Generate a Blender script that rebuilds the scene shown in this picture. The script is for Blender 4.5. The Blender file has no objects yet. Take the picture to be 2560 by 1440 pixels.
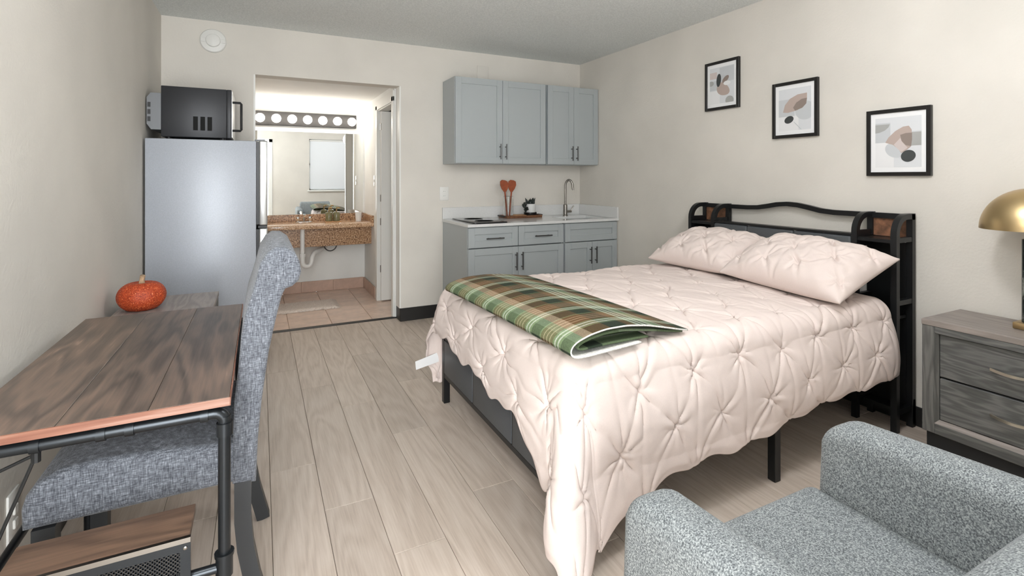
import bpy, bmesh, math, random
import numpy as np
from mathutils import Vector, Matrix

random.seed(7)
rng = np.random.default_rng(11)
sc = bpy.context.scene
COL = sc.collection

# ------------------------------------------------------------------ camera, world, lights, exposure
cam_d = bpy.data.cameras.new('camera')
cam = bpy.data.objects.new('camera', cam_d)
COL.objects.link(cam)
cam.location = (0, 0, 1.26)
cam.rotation_euler = (math.radians(90), 0, math.radians(-26.5))
cam_d.sensor_width = 36.0
cam_d.lens = 36.0 * 1264 / 2560
cam_d.shift_y = -275 / 2560
cam_d.clip_start = 0.02
sc.camera = cam

world = bpy.data.worlds.new('world'); sc.world = world
world.use_nodes = True
world.node_tree.nodes['Background'].inputs[0].default_value = (0.86, 0.93, 1.0, 1)
world.node_tree.nodes['Background'].inputs[1].default_value = 2.0

def area(name, loc, rot, sx, sy, power, col=(1, 1, 1)):
    d = bpy.data.lights.new(name, 'AREA'); d.shape = 'RECTANGLE'; d.size = sx; d.size_y = sy
    d.energy = power; d.color = col
    o = bpy.data.objects.new(name, d); COL.objects.link(o)
    o.location = loc; o.rotation_euler = rot
    return o
# added fill light, unseen, sent in as daylight through the entrance door
area('door_fill', (-0.10, -1.75, 1.15), (math.radians(90), 0, math.radians(-4)), 2.0, 2.2, 215, (0.95, 0.98, 1.0))

sc.view_settings.view_transform = 'Standard'
sc.view_settings.look = 'None'
sc.view_settings.exposure = 0.24
sc.view_settings.gamma = 1.0
sc.view_settings.use_curve_mapping = False

# ------------------------------------------------------------------ materials
def lin(c):
    r = []
    for v in c[:3]:
        v = v / 255.0
        r.append(v / 12.92 if v <= 0.04045 else ((v + 0.055) / 1.055) ** 2.4)
    return (*r, 1.0)

class NT:
    def __init__(s, name):
        s.m = bpy.data.materials.new(name); s.m.use_nodes = True
        s.t = s.m.node_tree; s.b = s.t.nodes['Principled BSDF']
    def n(s, typ, **kw):
        nd = s.t.nodes.new(typ)
        for k, v in kw.items():
            if hasattr(nd, k) and not k.startswith('i_'): setattr(nd, k, v)
        return nd
    def l(s, a, b): s.t.links.new(a, b)
    def set(s, k, v): s.b.inputs[k].default_value = v
    def coord(s, scale=(1, 1, 1), kind='Object', rnd=False):
        tc = s.n('ShaderNodeTexCoord'); mp = s.n('ShaderNodeMapping')
        src = tc.outputs[kind]
        if rnd:
            oi = s.n('ShaderNodeObjectInfo'); mu = s.n('ShaderNodeMath', operation='MULTIPLY')
            mu.inputs[1].default_value = 37.0; s.l(oi.outputs['Random'], mu.inputs[0])
            va = s.n('ShaderNodeVectorMath', operation='ADD')
            s.l(src, va.inputs[0]); s.l(mu.outputs[0], va.inputs[1]); src = va.outputs[0]
        mp.inputs['Scale'].default_value = scale
        s.l(src, mp.inputs['Vector']); return mp.outputs['Vector']
    def noise(s, vec, scale=5, detail=3, rough=0.5, dist=0):
        nd = s.n('ShaderNodeTexNoise'); nd.inputs['Scale'].default_value = scale
        nd.inputs['Detail'].default_value = detail; nd.inputs['Roughness'].default_value = rough
        nd.inputs['Distortion'].default_value = dist
        s.l(vec, nd.inputs['Vector']); return nd.outputs['Fac']
    def ramp(s, fac, stops, interp='LINEAR'):
        nd = s.n('ShaderNodeValToRGB'); cr = nd.color_ramp; cr.interpolation = interp
        while len(cr.elements) > 1: cr.elements.remove(cr.elements[-1])
        cr.elements[0].position = stops[0][0]; cr.elements[0].color = lin(stops[0][1])
        for p, c in stops[1:]:
            e = cr.elements.new(p); e.color = lin(c)
        s.l(fac, nd.inputs['Fac']); return nd.outputs['Color']
    def math(s, op, a, b=None):
        nd = s.n('ShaderNodeMath', operation=op)
        for i, v in enumerate((a, b)):
            if v is None: continue
            if isinstance(v, (int, float)): nd.inputs[i].default_value = v
            else: s.l(v, nd.inputs[i])
        return nd.outputs[0]
    def mix(s, fac, a, b, blend='MIX'):
        nd = s.n('ShaderNodeMix', data_type='RGBA', blend_type=blend)
        for k, v in ((0, fac), (6, a), (7, b)):
            if isinstance(v, (int, float)): nd.inputs[k].default_value = v
            elif isinstance(v, tuple): nd.inputs[k].default_value = v
            else: s.l(v, nd.inputs[k])
        return nd.outputs[2]
    def bump(s, h, strength=0.2, dist=0.01):
        nd = s.n('ShaderNodeBump'); nd.inputs['Strength'].default_value = strength
        nd.inputs['Distance'].default_value = dist
        s.l(h, nd.inputs['Height']); s.l(nd.outputs[0], s.b.inputs['Normal'])
    def color(s, c): s.l(c, s.b.inputs['Base Color'])

def plain(name, c, rough=0.5, metal=0.0, var=0.0, bump=0.0, scale=60, spec=None, coat=0):
    k = NT(name); k.set('Base Color', lin(c)); k.set('Roughness', rough); k.set('Metallic', metal)
    if spec is not None: k.set('Specular IOR Level', spec)
    if coat: k.set('Coat Weight', coat)
    v = k.coord()
    nz = k.noise(v, scale, 4, 0.6)
    if var > 0:
        lo = tuple(max(0, x * (1 - var)) for x in c); hi = tuple(min(255, x * (1 + var)) for x in c)
        k.color(k.ramp(nz, [(0.3, lo), (0.7, hi)]))
    if bump > 0: k.bump(nz, bump, 0.004)
    return k.m

def wood(name, stops, length_axis='y', sc_len=1.6, sc_wid=9, ring=26, rough=0.5, vary=0.22, rnd=True, ringmix=0.35, coarse=3.0):
    """grain from stretched noise, rings from its contour lines, tone varied from board to board"""
    k = NT(name); i = 'xyz'.index(length_axis)
    s1 = [sc_wid] * 3; s1[i] = sc_len
    v = k.coord(tuple(s1), rnd=rnd)
    n1 = k.noise(v, 1.0, 3, 0.45, 0.25)
    s2 = [170] * 3; s2[i] = 7
    n2 = k.noise(k.coord(tuple(s2), rnd=rnd), 1.0, 3, 0.6)
    s3 = [4] * 3; s3[i] = 1.2
    n3 = k.noise(k.coord(tuple(s3), rnd=rnd), 1.0, 3, 0.5)
    rg = k.math('SINE', k.math('MULTIPLY', n1, ring * 6.0))
    rg = k.math('ADD', k.math('MULTIPLY', rg, 0.5), 0.5)
    f = k.math('ADD', k.math('MULTIPLY', rg, ringmix), k.math('MULTIPLY', n2, 0.5))
    f = k.math('ADD', f, k.math('MULTIPLY', k.math('SUBTRACT', n3, 0.5), coarse * 0.5))
    f = k.math('ADD', f, 0.5 - (ringmix * 0.5 + 0.25))
    c = k.ramp(f, stops)
    oi = k.n('ShaderNodeObjectInfo')
    val = k.math('ADD', k.math('MULTIPLY', oi.outputs['Random'], vary), 1 - vary / 2)
    hsv = k.n('ShaderNodeHueSaturation'); k.l(c, hsv.inputs['Color']); k.l(val, hsv.inputs['Value'])
    k.color(hsv.outputs['Color']); k.set('Roughness', rough)
    k.bump(n2, 0.08, 0.002)
    return k.m

def fabric(name, stops, s=420, stretch=9, rough=0.95, bump=0.35, sheen=0.15):
    """cross-woven slubby cloth: threads stretched one way and the other"""
    k = NT(name)
    a = k.noise(k.coord((s, s, s / stretch)), 1.0, 2, 0.6)
    b = k.noise(k.coord((s / stretch, s / stretch, s)), 1.0, 2, 0.6)
    f = k.math('MULTIPLY', k.math('ADD', a, b), 0.5)
    k.color(k.ramp(f, stops)); k.set('Roughness', rough); k.bump(f, bump, 0.002)
    k.set('Sheen Weight', sheen)
    return k.m

def speckle(name, stops, s=300, rough=0.95, bump=0.3, detail=1):
    k = NT(name); f = k.noise(k.coord(), s, detail, 0.6)
    k.color(k.ramp(f, stops)); k.set('Roughness', rough); k.bump(f, bump, 0.002)
    return k.m

def emit(name, c, strength):
    k = NT(name); k.set('Base Color', lin(c)); k.set('Emission Color', lin(c)); k.set('Emission Strength', strength)
    return k.m

M = {}
def wallmat(name, c, bump, scale):
    k = NT(name); v = k.coord()
    n1 = k.noise(v, scale, 4, 0.55); n2 = k.noise(v, 2.2, 3, 0.5)
    lo = tuple(x * 0.975 for x in c); hi = tuple(min(255, x * 1.02) for x in c)
    k.color(k.ramp(n2, [(0.3, lo), (0.7, hi)])); k.set('Roughness', 0.75); k.set('Specular IOR Level', 0.25)
    k.bump(n1, bump, 0.006); return k.m
M['wall'] = wallmat('wall_paint', (222, 217, 208), 0.22, 75)
M['alcove'] = wallmat('alcove_paint', (242, 242, 238), 0.12, 75)
def ceilmat():
    k = NT('popcorn_ceiling'); v = k.coord()
    n = k.noise(v, 95, 4, 0.75); k.color(k.ramp(n, [(0.32, (216, 220, 218)), (0.68, (246, 249, 247))]))
    k.set('Roughness', 0.95); k.bump(n, 0.45, 0.010); return k.m
M['ceil'] = ceilmat()
M['white'] = plain('white_paint', (236, 235, 230), 0.4)
M['plastic'] = plain('white_plastic', (232, 231, 226), 0.35)
M['rubber'] = plain('black_rubber_base', (30, 29, 28), 0.45)
M['floor'] = wood('floor_plank', [(0.05, (150, 134, 120)), (0.45, (196, 181, 167)), (0.9, (222, 210, 198))], 'y', 0.55, 4.5, 15, 0.45, 0.16, True, 0.16, 0.32)
M['seam'] = plain('floor_seam', (96, 86, 77), 0.8)
M['tile'] = plain('floor_tile', (226, 201, 184), 0.32, 0, 0.06, 0.05, 9)
M['btile'] = plain('base_tile', (198, 168, 150), 0.35, 0, 0.05, 0.03, 12)
M['grout'] = plain('grout', (186, 160, 140), 0.9)
M['cab'] = plain('cabinet_grey', (172, 178, 179), 0.33)
M['cabin'] = plain('cabinet_dark', (92, 95, 97), 0.6)
M['quartz'] = plain('quartz_top', (222, 222, 220), 0.14, 0, 0.02, 0, 120)
M['steel'] = plain('brushed_steel', (150, 146, 140), 0.28, 1.0)
M['pull'] = plain('pull_pewter', (96, 96, 96), 0.35, 0.9)
M['chrome'] = plain('chrome', (225, 225, 225), 0.08, 1.0)
M['fridge'] = plain('fridge_side', (176, 181, 189), 0.38, 0.12, 0.03, 0.04, 160)
M['fdoor'] = plain('fridge_door', (205, 206, 205), 0.28, 0.8)
M['black'] = plain('black_plastic', (20, 20, 21), 0.4)
M['dark'] = plain('vent_dark', (8, 8, 8), 0.85)
M['metal'] = plain('black_metal', (32, 33, 34), 0.38, 0.4)
M['iron'] = plain('iron_pipe', (52, 55, 58), 0.3, 0.75)
M['mwave'] = plain('microwave_case', (48, 49, 52), 0.42, 0.3)
M['mwgrey'] = plain('microwave_rear', (112, 114, 116), 0.45, 0.4)
M['glassblk'] = plain('black_glass', (24, 24, 26), 0.06)
M['desk'] = wood('desk_wood', [(0.1, (52, 43, 38)), (0.42, (90, 76, 67)), (0.7, (114, 94, 81)), (0.95, (172, 140, 120))], 'y', 1.3, 8, 8, 0.38, 0.16, True, 0.3, 1.6)
M['deskx'] = wood('shelf_wood', [(0.1, (66, 52, 43)), (0.45, (108, 86, 71)), (0.75, (130, 103, 84)), (0.95, (190, 160, 136))], 'x', 1.3, 9, 8, 0.45, 0.1, True, 0.25, 1.4)
M['deskedge'] = wood('desk_edge', [(0.1, (104, 56, 38)), (0.5, (130, 84, 64)), (0.9, (170, 138, 122))], 'x', 2.0, 20, 6, 0.5, 0.05, True, 0.2, 2.0)
M['nsgrey'] = wood('nightstand_wood', [(0.1, (58, 59, 58)), (0.5, (90, 91, 89)), (0.9, (124, 123, 120))], 'y', 2.2, 16, 8, 0.5, 0.08, True, 0.3, 1.0)
M['nsv'] = wood('nightstand_stile', [(0.1, (70, 71, 69)), (0.5, (100, 100, 97)), (0.9, (130, 129, 125))], 'z', 2.2, 16, 8, 0.5, 0.05, True, 0.3, 1.0)
M['nstop'] = wood('nightstand_top_lit', [(0.1, (118, 111, 106)), (0.5, (144, 135, 129)), (0.9, (168, 157, 150))], 'y', 1.6, 12, 8, 0.45, 0.05, True, 0.3, 0.8)  # lamp light partly mixed into the top's colour
M['dgap'] = plain('dark_gap', (22, 22, 22), 0.8)
M['nickel'] = plain('nickel', (205, 200, 186), 0.3, 0.9)
M['rust'] = plain('rustic_panel', (116, 80, 58), 0.6, 0, 0.3, 0.15, 28)
M['leather'] = plain('grey_leather', (76, 79, 82), 0.5, 0, 0.04, 0.06, 220)
M['tweed'] = fabric('chair_tweed', [(0.36, (58, 61, 67)), (0.47, (90, 93, 100)), (0.56, (112, 116, 123)), (0.66, (148, 152, 159))], 460, 8)
M['armc'] = speckle('armchair_boucle', [(0.32, (82, 86, 89)), (0.46, (124, 129, 131)), (0.56, (144, 149, 150)), (0.68, (178, 182, 182))], 330)
M['pad'] = plain('leg_dark', (44, 46, 48), 0.45)
M['linen'] = plain('blush_cotton', (228, 213, 206), 0.85, 0, 0.015, 0.05, 350)
M['mattress'] = plain('mattress_white', (226, 222, 216), 0.9)
M['sherpa'] = speckle('sherpa', [(0.3, (214, 211, 204)), (0.7, (244, 243, 238))], 160, 0.95, 0.5)
M['brass'] = plain('brass', (190, 166, 124), 0.34, 1.0)
M['marble'] = speckle('black_marble', [(0.4, (26, 30, 30)), (0.55, (48, 54, 52)), (0.72, (150, 150, 142))], 22, 0.2, 0.0, 6)
M['granite'] = speckle('granite', [(0.34, (74, 52, 38)), (0.45, (150, 112, 80)), (0.55, (186, 148, 112)), (0.66, (214, 184, 152))], 75, 0.25, 0.0, 3)
M['granitetop'] = speckle('granite_top', [(0.34, (150, 112, 84)), (0.5, (206, 168, 132)), (0.66, (232, 206, 178))], 75, 0.15, 0.0, 3)
M['pvc'] = plain('white_pvc', (232, 231, 228), 0.3)
M['pumpkin'] = speckle('pumpkin_orange', [(0.3, (134, 44, 16)), (0.5, (178, 66, 26)), (0.64, (190, 80, 36)), (0.76, (232, 160, 112))], 190, 0.6, 0.6)
M['stem'] = plain('pumpkin_stem', (176, 150, 120), 0.8, 0, 0.15, 0.2, 60)
M['spoon'] = plain('utensil_wood', (150, 74, 42), 0.5, 0, 0.12, 0, 40)
M['traywood'] = plain('tray_wood', (112, 74, 48), 0.5, 0, 0.15, 0, 30)
M['boardwood'] = plain('board_wood', (196, 146, 98), 0.5, 0, 0.1, 0, 30)
M['leaf'] = plain('dark_leaf', (38, 46, 42), 0.5, 0, 0.2, 0, 40)
M['ceramic'] = plain('white_ceramic', (228, 228, 226), 0.2)
M['rug'] = speckle('bath_mat', [(0.3, (206, 190, 178)), (0.7, (238, 228, 220))], 140, 0.95, 0.8)
M['greenglass'] = plain('olive_glass', (120, 116, 84), 0.15, 0, 0.1)
M['lightbar'] = plain('light_bar_grey', (60, 59, 58), 0.8, 0.0, spec=0.1)
M['mirror'] = plain('mirror_silver', (232, 234, 233), 0.0, 1.0)
M['bulb'] = emit('bulb_glow', (255, 248, 240), 17.0)
M['panel'] = emit('fill_globe_glow', (250, 251, 255), 50.0)  # glow of the added out-of-frame globes
M['shade'] = emit('shade_backlit', (206, 208, 210), 0.35)  # daylight behind the cloth put in as faint emission
M['framebk'] = plain('frame_black', (22, 20, 19), 0.35)
M['mat'] = plain('mat_white', (240, 240, 240), 0.7)
M['paper'] = plain('print_paper', (217, 219, 221), 0.6)
M['p_char'] = plain('ink_charcoal', (62, 66, 66), 0.6)
M['p_tan'] = plain('ink_tan', (182, 165, 156), 0.6)
M['p_taupe'] = plain('ink_taupe', (142, 128, 120), 0.6)
M['p_pale'] = plain('ink_pale', (198, 201, 203), 0.6)
M['p_grey'] = plain('ink_grey', (168, 168, 165), 0.6)
M['p_white'] = plain('ink_white', (232, 232, 232), 0.6)
M['p_rose'] = plain('ink_rose', (206, 194, 190), 0.6)
def glassmat():
    k = NT('clear_glass'); k.set('Base Color', (0.95, 0.97, 0.97, 1)); k.set('Roughness', 0.03)
    k.set('Transmission Weight', 1.0); k.set('IOR', 1.3); return k.m
M['glass'] = glassmat()

def plaidmat():
    k = NT('plaid_fleece')
    tc = k.n('ShaderNodeTexCoord'); sp = k.n('ShaderNodeSeparateXYZ'); k.l(tc.outputs['UV'], sp.inputs[0])
    DG, SG, BR, TN, CR, PG = (30, 46, 26), (128, 148, 108), (112, 80, 42), (198, 172, 142), (238, 238, 226), (160, 180, 142)
    across = k.ramp(sp.outputs['X'], [(0.0, SG), (0.075, DG), (0.09, SG), (0.15, PG), (0.20, TN), (0.26, BR), (0.38, DG), (0.50, BR), (0.56, PG), (0.575, CR), (0.59, DG), (0.605, PG), (0.62, CR), (0.635, DG), (0.65, PG), (0.67, CR), (0.69, PG), (0.74, SG), (0.77, CR), (0.785, BR), (0.90, DG)], 'CONSTANT')
    vv = k.math('FRACT', k.math('MULTIPLY', sp.outputs['Y'], 1 / 0.19))
    along = k.ramp(vv, [(0.0, DG), (0.30, SG), (0.36, CR), (0.40, SG), (0.46, CR), (0.50, SG), (0.55, BR), (0.64, TN), (0.67, BR), (0.74, TN), (0.77, BR), (0.84, TN), (0.87, BR), (0.96, SG)], 'CONSTANT')
    c = k.mix(0.5, across, along)
    f = k.noise(k.coord((1, 1, 1)), 260, 2, 0.7)
    c = k.mix(1.0, c, k.ramp(f, [(0.3, (205, 205, 205)), (0.7, (255, 255, 255))]), 'MULTIPLY')
    k.color(c); k.set('Roughness', 0.95); k.bump(f, 0.4, 0.003)
    return k.m
M['plaid'] = plaidmat()

# ------------------------------------------------------------------ mesh helpers
WL = {}
def wloc(p): return WL.get(p.name, Vector((0, 0, 0))) if p else Vector((0, 0, 0))

class B:
    def __init__(s): s.bm = bmesh.new()
    def box(s, x0, x1, y0, y1, z0, z1, bev=0.0, seg=2):
        r = bmesh.ops.create_cube(s.bm, size=1.0)
        vs = r['verts']
        cx, cy, cz = (x0 + x1) / 2, (y0 + y1) / 2, (z0 + z1) / 2
        for v in vs:
            v.co = Vector((cx + v.co.x * (x1 - x0), cy + v.co.y * (y1 - y0), cz + v.co.z * (z1 - z0)))
        if bev > 0:
            es = list({e for v in vs for e in v.link_edges})
            bmesh.ops.bevel(s.bm, geom=es, offset=bev, segments=seg, affect='EDGES', profile=0.5)
        return s
    def tube(s, pts, r, seg=10, cap=True, closed=False):
        pts = [Vector(p) for p in pts]; n = len(pts)
        rings = []; up = None
        for i, p in enumerate(pts):
            a = pts[(i - 1) % n] if (i > 0 or closed) else p
            b = pts[(i + 1) % n] if (i < n - 1 or closed) else p
            t = (b - a).normalized()
            if up is None:
                up = Vector((0, 0, 1)) if abs(t.z) < 0.9 else Vector((1, 0, 0))
            sd = t.cross(up).normalized(); up = sd.cross(t).normalized()
            rr = r[i] if isinstance(r, (list, tuple)) else r
            rings.append([s.bm.verts.new(p + rr * (math.cos(q) * sd + math.sin(q) * up)) for q in [2 * math.pi * j / seg for j in range(seg)]])
        m = n if closed else n - 1
        for i in range(m):
            A, C = rings[i], rings[(i + 1) % n]
            for j in range(seg):
                s.bm.faces.new((A[j], A[(j + 1) % seg], C[(j + 1) % seg], C[j]))
        if cap and not closed:
            s.bm.faces.new(rings[0][::-1]); s.bm.faces.new(rings[-1])
        return s
    def bar(s, pts, w, d, axis):
        """square bar swept along pts; axis = unit vector kept as the bar's width direction"""
        ax = Vector(axis); pts = [Vector(p) for p in pts]; n = len(pts); rings = []
        for i, p in enumerate(pts):
            a = pts[max(i - 1, 0)]; b = pts[min(i + 1, n - 1)]
            t = (b - a).normalized(); nn = ax.cross(t).normalized()
            rings.append([s.bm.verts.new(p + ax * (w / 2 * i1) + nn * (d / 2 * i2)) for i1, i2 in ((-1, -1), (1, -1), (1, 1), (-1, 1))])
        for i in range(n - 1):
            A, C = rings[i], rings[i + 1]
            for j in range(4): s.bm.faces.new((A[j], A[(j + 1) % 4], C[(j + 1) % 4], C[j]))
        s.bm.faces.new(rings[0][::-1]); s.bm.faces.new(rings[-1])
        return s
    def lathe(s, prof, c, seg=32, axis='z'):
        rings = []
        for r, h in prof:
            ring = []
            for j in range(seg):
                q = 2 * math.pi * j / seg; a, b = r * math.cos(q), r * math.sin(q)
                p = {'z': (a, b, h), 'y': (a, h, b), 'x': (h, a, b)}[axis]
                ring.append(s.bm.verts.new(Vector(c) + Vector(p)))
            rings.append(ring)
        for i in range(len(rings) - 1):
            A, C = rings[i], rings[i + 1]
            for j in range(seg):
                s.bm.faces.new((A[j], A[(j + 1) % seg], C[(j + 1) % seg], C[j]))
        for ring in (rings[0], rings[-1]):
            if len(ring) > 2: s.bm.faces.new(ring)
        bmesh.ops.remove_doubles(s.bm, verts=s.bm.verts, dist=1e-5)
        return s
    def prism(s, poly, axis, a, b, bev=0.0, seg=3):
        """poly 2-D points extruded between a and b along axis; (y,z) for x, (x,z) for y, (x,y) for z"""
        def P(u, v, w): return {'x': (w, u, v), 'y': (u, w, v), 'z': (u, v, w)}[axis]
        A = [s.bm.verts.new(P(u, v, a)) for u, v in poly]; C = [s.bm.verts.new(P(u, v, b)) for u, v in poly]
        n = len(poly); fs = [s.bm.faces.new(A[::-1]), s.bm.faces.new(C)]
        for i in range(n): fs.append(s.bm.faces.new((A[i], A[(i + 1) % n], C[(i + 1) % n], C[i])))
        bmesh.ops.recalc_face_normals(s.bm, faces=fs)
        if bev > 0:
            es = list(set(fs[0].edges) | set(fs[1].edges))
            bmesh.ops.bevel(s.bm, geom=es, offset=bev, segments=seg, affect='EDGES', profile=0.5)
        return s
    def sphere(s, c, r, sx=1, sy=1, sz=1, u=20, v=12):
        rr = bmesh.ops.create_uvsphere(s.bm, u_segments=u, v_segments=v, radius=r)
        for w in rr['verts']: w.co = Vector((c[0] + w.co.x * sx, c[1] + w.co.y * sy, c[2] + w.co.z * sz))
        return s
    def build(s, name, mat, parent=None, smooth=35):
        bmesh.ops.recalc_face_normals(s.bm, faces=s.bm.faces)
        co = [v.co for v in s.bm.verts]
        lo = Vector([min(c[i] for c in co) for i in range(3)]); hi = Vector([max(c[i] for c in co) for i in range(3)])
        ctr = (lo + hi) / 2
        for v in s.bm.verts: v.co -= ctr
        me = bpy.data.meshes.new(name); s.bm.to_mesh(me); s.bm.free()
        return link(name, me, mat, ctr, parent, smooth)

def link(name, me, mat, ctr, parent=None, smooth=35):
    if mat is not None and not me.materials: me.materials.append(M[mat] if isinstance(mat, str) else mat)
    if smooth:
        for p in me.polygons: p.use_smooth = True
        me.set_sharp_from_angle(angle=math.radians(smooth))
    o = bpy.data.objects.new(name, me); COL.objects.link(o)
    ctr = Vector(ctr)
    if parent is not None: o.parent = parent
    o.location = ctr - wloc(parent); WL[o.name] = ctr
    return o

def tag(o, label, cat, group=None, kind=None):
    if label: o['label'] = label
    if cat: o['category'] = cat
    if group: o['group'] = group
    if kind: o['kind'] = kind
    return o
def thing(name, loc, label, cat, group=None):
    e = bpy.data.objects.new(name, None); COL.objects.link(e); e.location = loc
    e.empty_display_size = 0.1; WL[e.name] = Vector(loc)
    return tag(e, label, cat, group)
def root(name, loc):
    e = bpy.data.objects.new(name, None); COL.objects.link(e); e.location = loc; WL[e.name] = Vector(loc)
    e['kind'] = 'structure'; return e
def struct(o, label=None):
    o['kind'] = 'structure'
    if label: o['label'] = label
    return o
def copy_tree(o, delta, parent=None):
    c = o.copy(); COL.objects.link(c)
    if parent is None:
        c.location = o.location + Vector(delta)
    else:
        c.parent = parent
    WL[c.name] = WL.get(o.name, Vector()) + Vector(delta)
    for ch in list(o.children): copy_tree(ch, delta, c)
    return c
def arc(cx, cy, r, a0, a1, n):
    return [(cx + r * math.cos(math.radians(a0 + (a1 - a0) * i / n)), cy + r * math.sin(math.radians(a0 + (a1 - a0) * i / n))) for i in range(n + 1)]

# ------------------------------------------------------------------ room shell
XL, XR, YB, YF, ZC = -0.64, 2.99, 4.41, -0.55, 2.44
AY, AX, AZ = 6.0, 1.085, 2.10            # alcove back, right side, ceiling
DX0, DX1, DZ = -0.044, 1.108, 2.066      # opening to the alcove
T = 0.14
struct(B().box(XL - T, XL, YF - T, AY + T, 0, ZC).build('wall_left', 'wall'), 'cream textured wall beside the desk')
struct(B().box(XR, XR + T, YF - T, YB + T, 0, ZC).build('wall_right', 'wall'), 'cream textured wall behind the headboard')
w = B(); w.box(XL, DX0, YB, YB + T, 0, ZC); w.box(DX1, XR, YB, YB + T, 0, ZC); w.box(DX0, DX1, YB, YB + T, DZ, ZC)
struct(w.build('wall_back', 'wall'), 'cream wall with the open doorway and wall cabinets')
w = B()
w.box(XL, -0.60, YF - T, YF, 0, ZC); w.box(-0.60, 0.18, YF - T, YF, 2.06, ZC); w.box(0.18, 1.02, YF - T, YF, 0, ZC)
w.box(1.02, 2.1, YF - T, YF, 0, 0.98); w.box(1.02, 2.1, YF - T, YF, 2.16, ZC); w.box(2.1, XR, YF - T, YF, 0, ZC)
struct(w.build('wall_front', 'wall'), 'cream wall with the window, seen in the vanity mirror')
struct(B().box(XL - T, XR + T, YF - T, YB + T, ZC, ZC + 0.1).build('ceiling', 'ceil'), 'grey popcorn textured ceiling')
struct(B().box(XL, AX + 1.6, YB + T, AY + T, AZ, AZ + 0.1).build('ceiling_alcove', 'alcove'))
w = B(); w.box(AX, AX + 0.1, YB + T, 4.60, 0, AZ); w.box(AX, AX + 0.1, 5.275, AY, 0, AZ); w.box(AX, AX + 0.1, 4.60, 5.275, 1.96, AZ)
struct(w.build('wall_alcove_right', 'alcove'), 'white side wall of the vanity alcove with a door')
struct(B().box(XL, AX + 1.6, AY, AY + T, 0, AZ).build('wall_alcove_back', 'alcove'), 'white wall behind the vanity')
struct(B().box(AX + 1.5, AX + 1.6, YB + T, AY, 0, AZ).build('wall_bathroom', 'wall'))
# floor planks
fl = root('floor', (1.17, 2.0, 0)); fl['label'] = 'grey-brown wood-look plank floor'
struct(B().box(XL, XR, YF, 4.55, -0.06, -0.009).build('subfloor', 'seam', fl, 0))
PW, PLN = 0.182, 1.22
def plank_mesh(w_, l_):
    b = B(); b.box(-w_ / 2 + .0007, w_ / 2 - .0007, -l_ / 2 + .0007, l_ / 2 - .0007, -0.009, 0, 0)
    top = [e for e in b.bm.edges if all(abs(v.co.z) < 1e-6 for v in e.verts)]
    bmesh.ops.bevel(b.bm, geom=top, offset=0.0012, segments=1, affect='EDGES')
    me = bpy.data.meshes.new('plank'); b.bm.to_mesh(me); b.bm.free(); me.materials.append(M['floor']); return me
std = {}
x = XL - 0.05; ci = 0
offs = [0.0, .47, .93, .31, .72, 1.08, .2, .62]
while x < XR:
    xa, xb = max(x, XL), min(x + PW, XR)
    y = YF - offs[ci % 8]
    while y < 4.55:
        ya, yb = max(y, YF), min(y + PLN, 4.55)
        if yb - ya > 0.02:
            k = (round(xb - xa, 3), round(yb - ya, 3))
            if k not in std: std[k] = plank_mesh(*k)
            link('plank', std[k], None, ((xa + xb) / 2, (ya + yb) / 2, 0), fl, 0)
        y += PLN
    x += PW; ci += 1
# alcove tiles
ft = root('floor_alcove', (0.3, 5.2, 0)); ft['label'] = 'peach ceramic tile floor of the vanity alcove'
struct(B().box(XL, AX + 1.5, 4.55, AY, -0.06, -0.004).build('grout_bed', 'grout', ft, 0))
TS = 0.34
def tile(x0, x1, y0, y1):
    b = B(); b.box(x0 + .003, x1 - .003, y0 + .003, y1 - .003, -0.012, 0.0, 0.0015, 1)
    return b.build('tile', 'tile', ft, 0)
xs = [XL] + [0.22 + TS * i for i in range(-2, 7)] + [AX + 1.5]
ys = [4.55, 4.84, 5.18, 5.52, 5.86, AY]
for i in range(len(xs) - 1):
    for j in range(len(ys) - 1):
        if xs[i + 1] - xs[i] > 0.03: tile(xs[i], xs[i + 1], ys[j], ys[j + 1])
tb = root('baseboard_alcove', (0.3, 5.99, 0)); tb['label'] = 'peach tile skirting under the vanity'
struct(B().box(XL, AX, AY - .006, AY, 0, .115).build('grout_back', 'grout', tb, 0))
struct(B().box(AX - .006, AX, 5.37, AY - .006, 0, .115).build('grout_side', 'grout', tb, 0))
xb_ = [-0.6, -0.262, 0.072, 0.405, 0.738, AX - .014]
for i in range(5): B().box(xb_[i] + .002, xb_[i + 1] - .002, AY - .014, AY - .006, 0.001, .12, .0015, 1).build('tile', 'btile', tb, 0)
for a, b_ in ((5.37, 5.66), (5.66, AY - .014)): B().box(AX - .014, AX - .006, a + .002, b_ - .002, 0.001, .12, .0015, 1).build('tile', 'btile', tb, 0)
# threshold, black cove base
struct(B().prism([(4.53, 0), (4.585, 0), (4.58, .006), (4.56, .011), (4.54, .006)], 'x', DX0, DX1).build('trim_1', 'rubber'), 'dark threshold strip between planks and tile')
struct(B().box(DX1 - .008, 1.50, YB - .008, YB, 0, .115, .003, 1).build('baseboard_back', 'rubber'), 'black rubber cove base on the back wall')
struct(B().box(DX1 - .008, DX1, YB, YB + T, 0, .115, .003, 1).build('baseboard_jamb', 'rubber'))
struct(B().box(XR - .008, XR, YF, 3.78, 0, .1, .003, 1).build('baseboard_right', 'rubber'))
struct(B().box(XL, XL + .008, YF, 3.74, 0, .1, .003, 1).build('baseboard_left', 'rubber'))
# white jamb lining of the opening
w = B(); w.box(DX1 - .012, DX1, YB + .002, YB + T, .115, DZ); w.box(DX0, DX0 + .012, YB + .002, YB + T, 0, DZ)
struct(w.build('trim_2', 'white'), 'white lining of the opening to the alcove')
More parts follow.
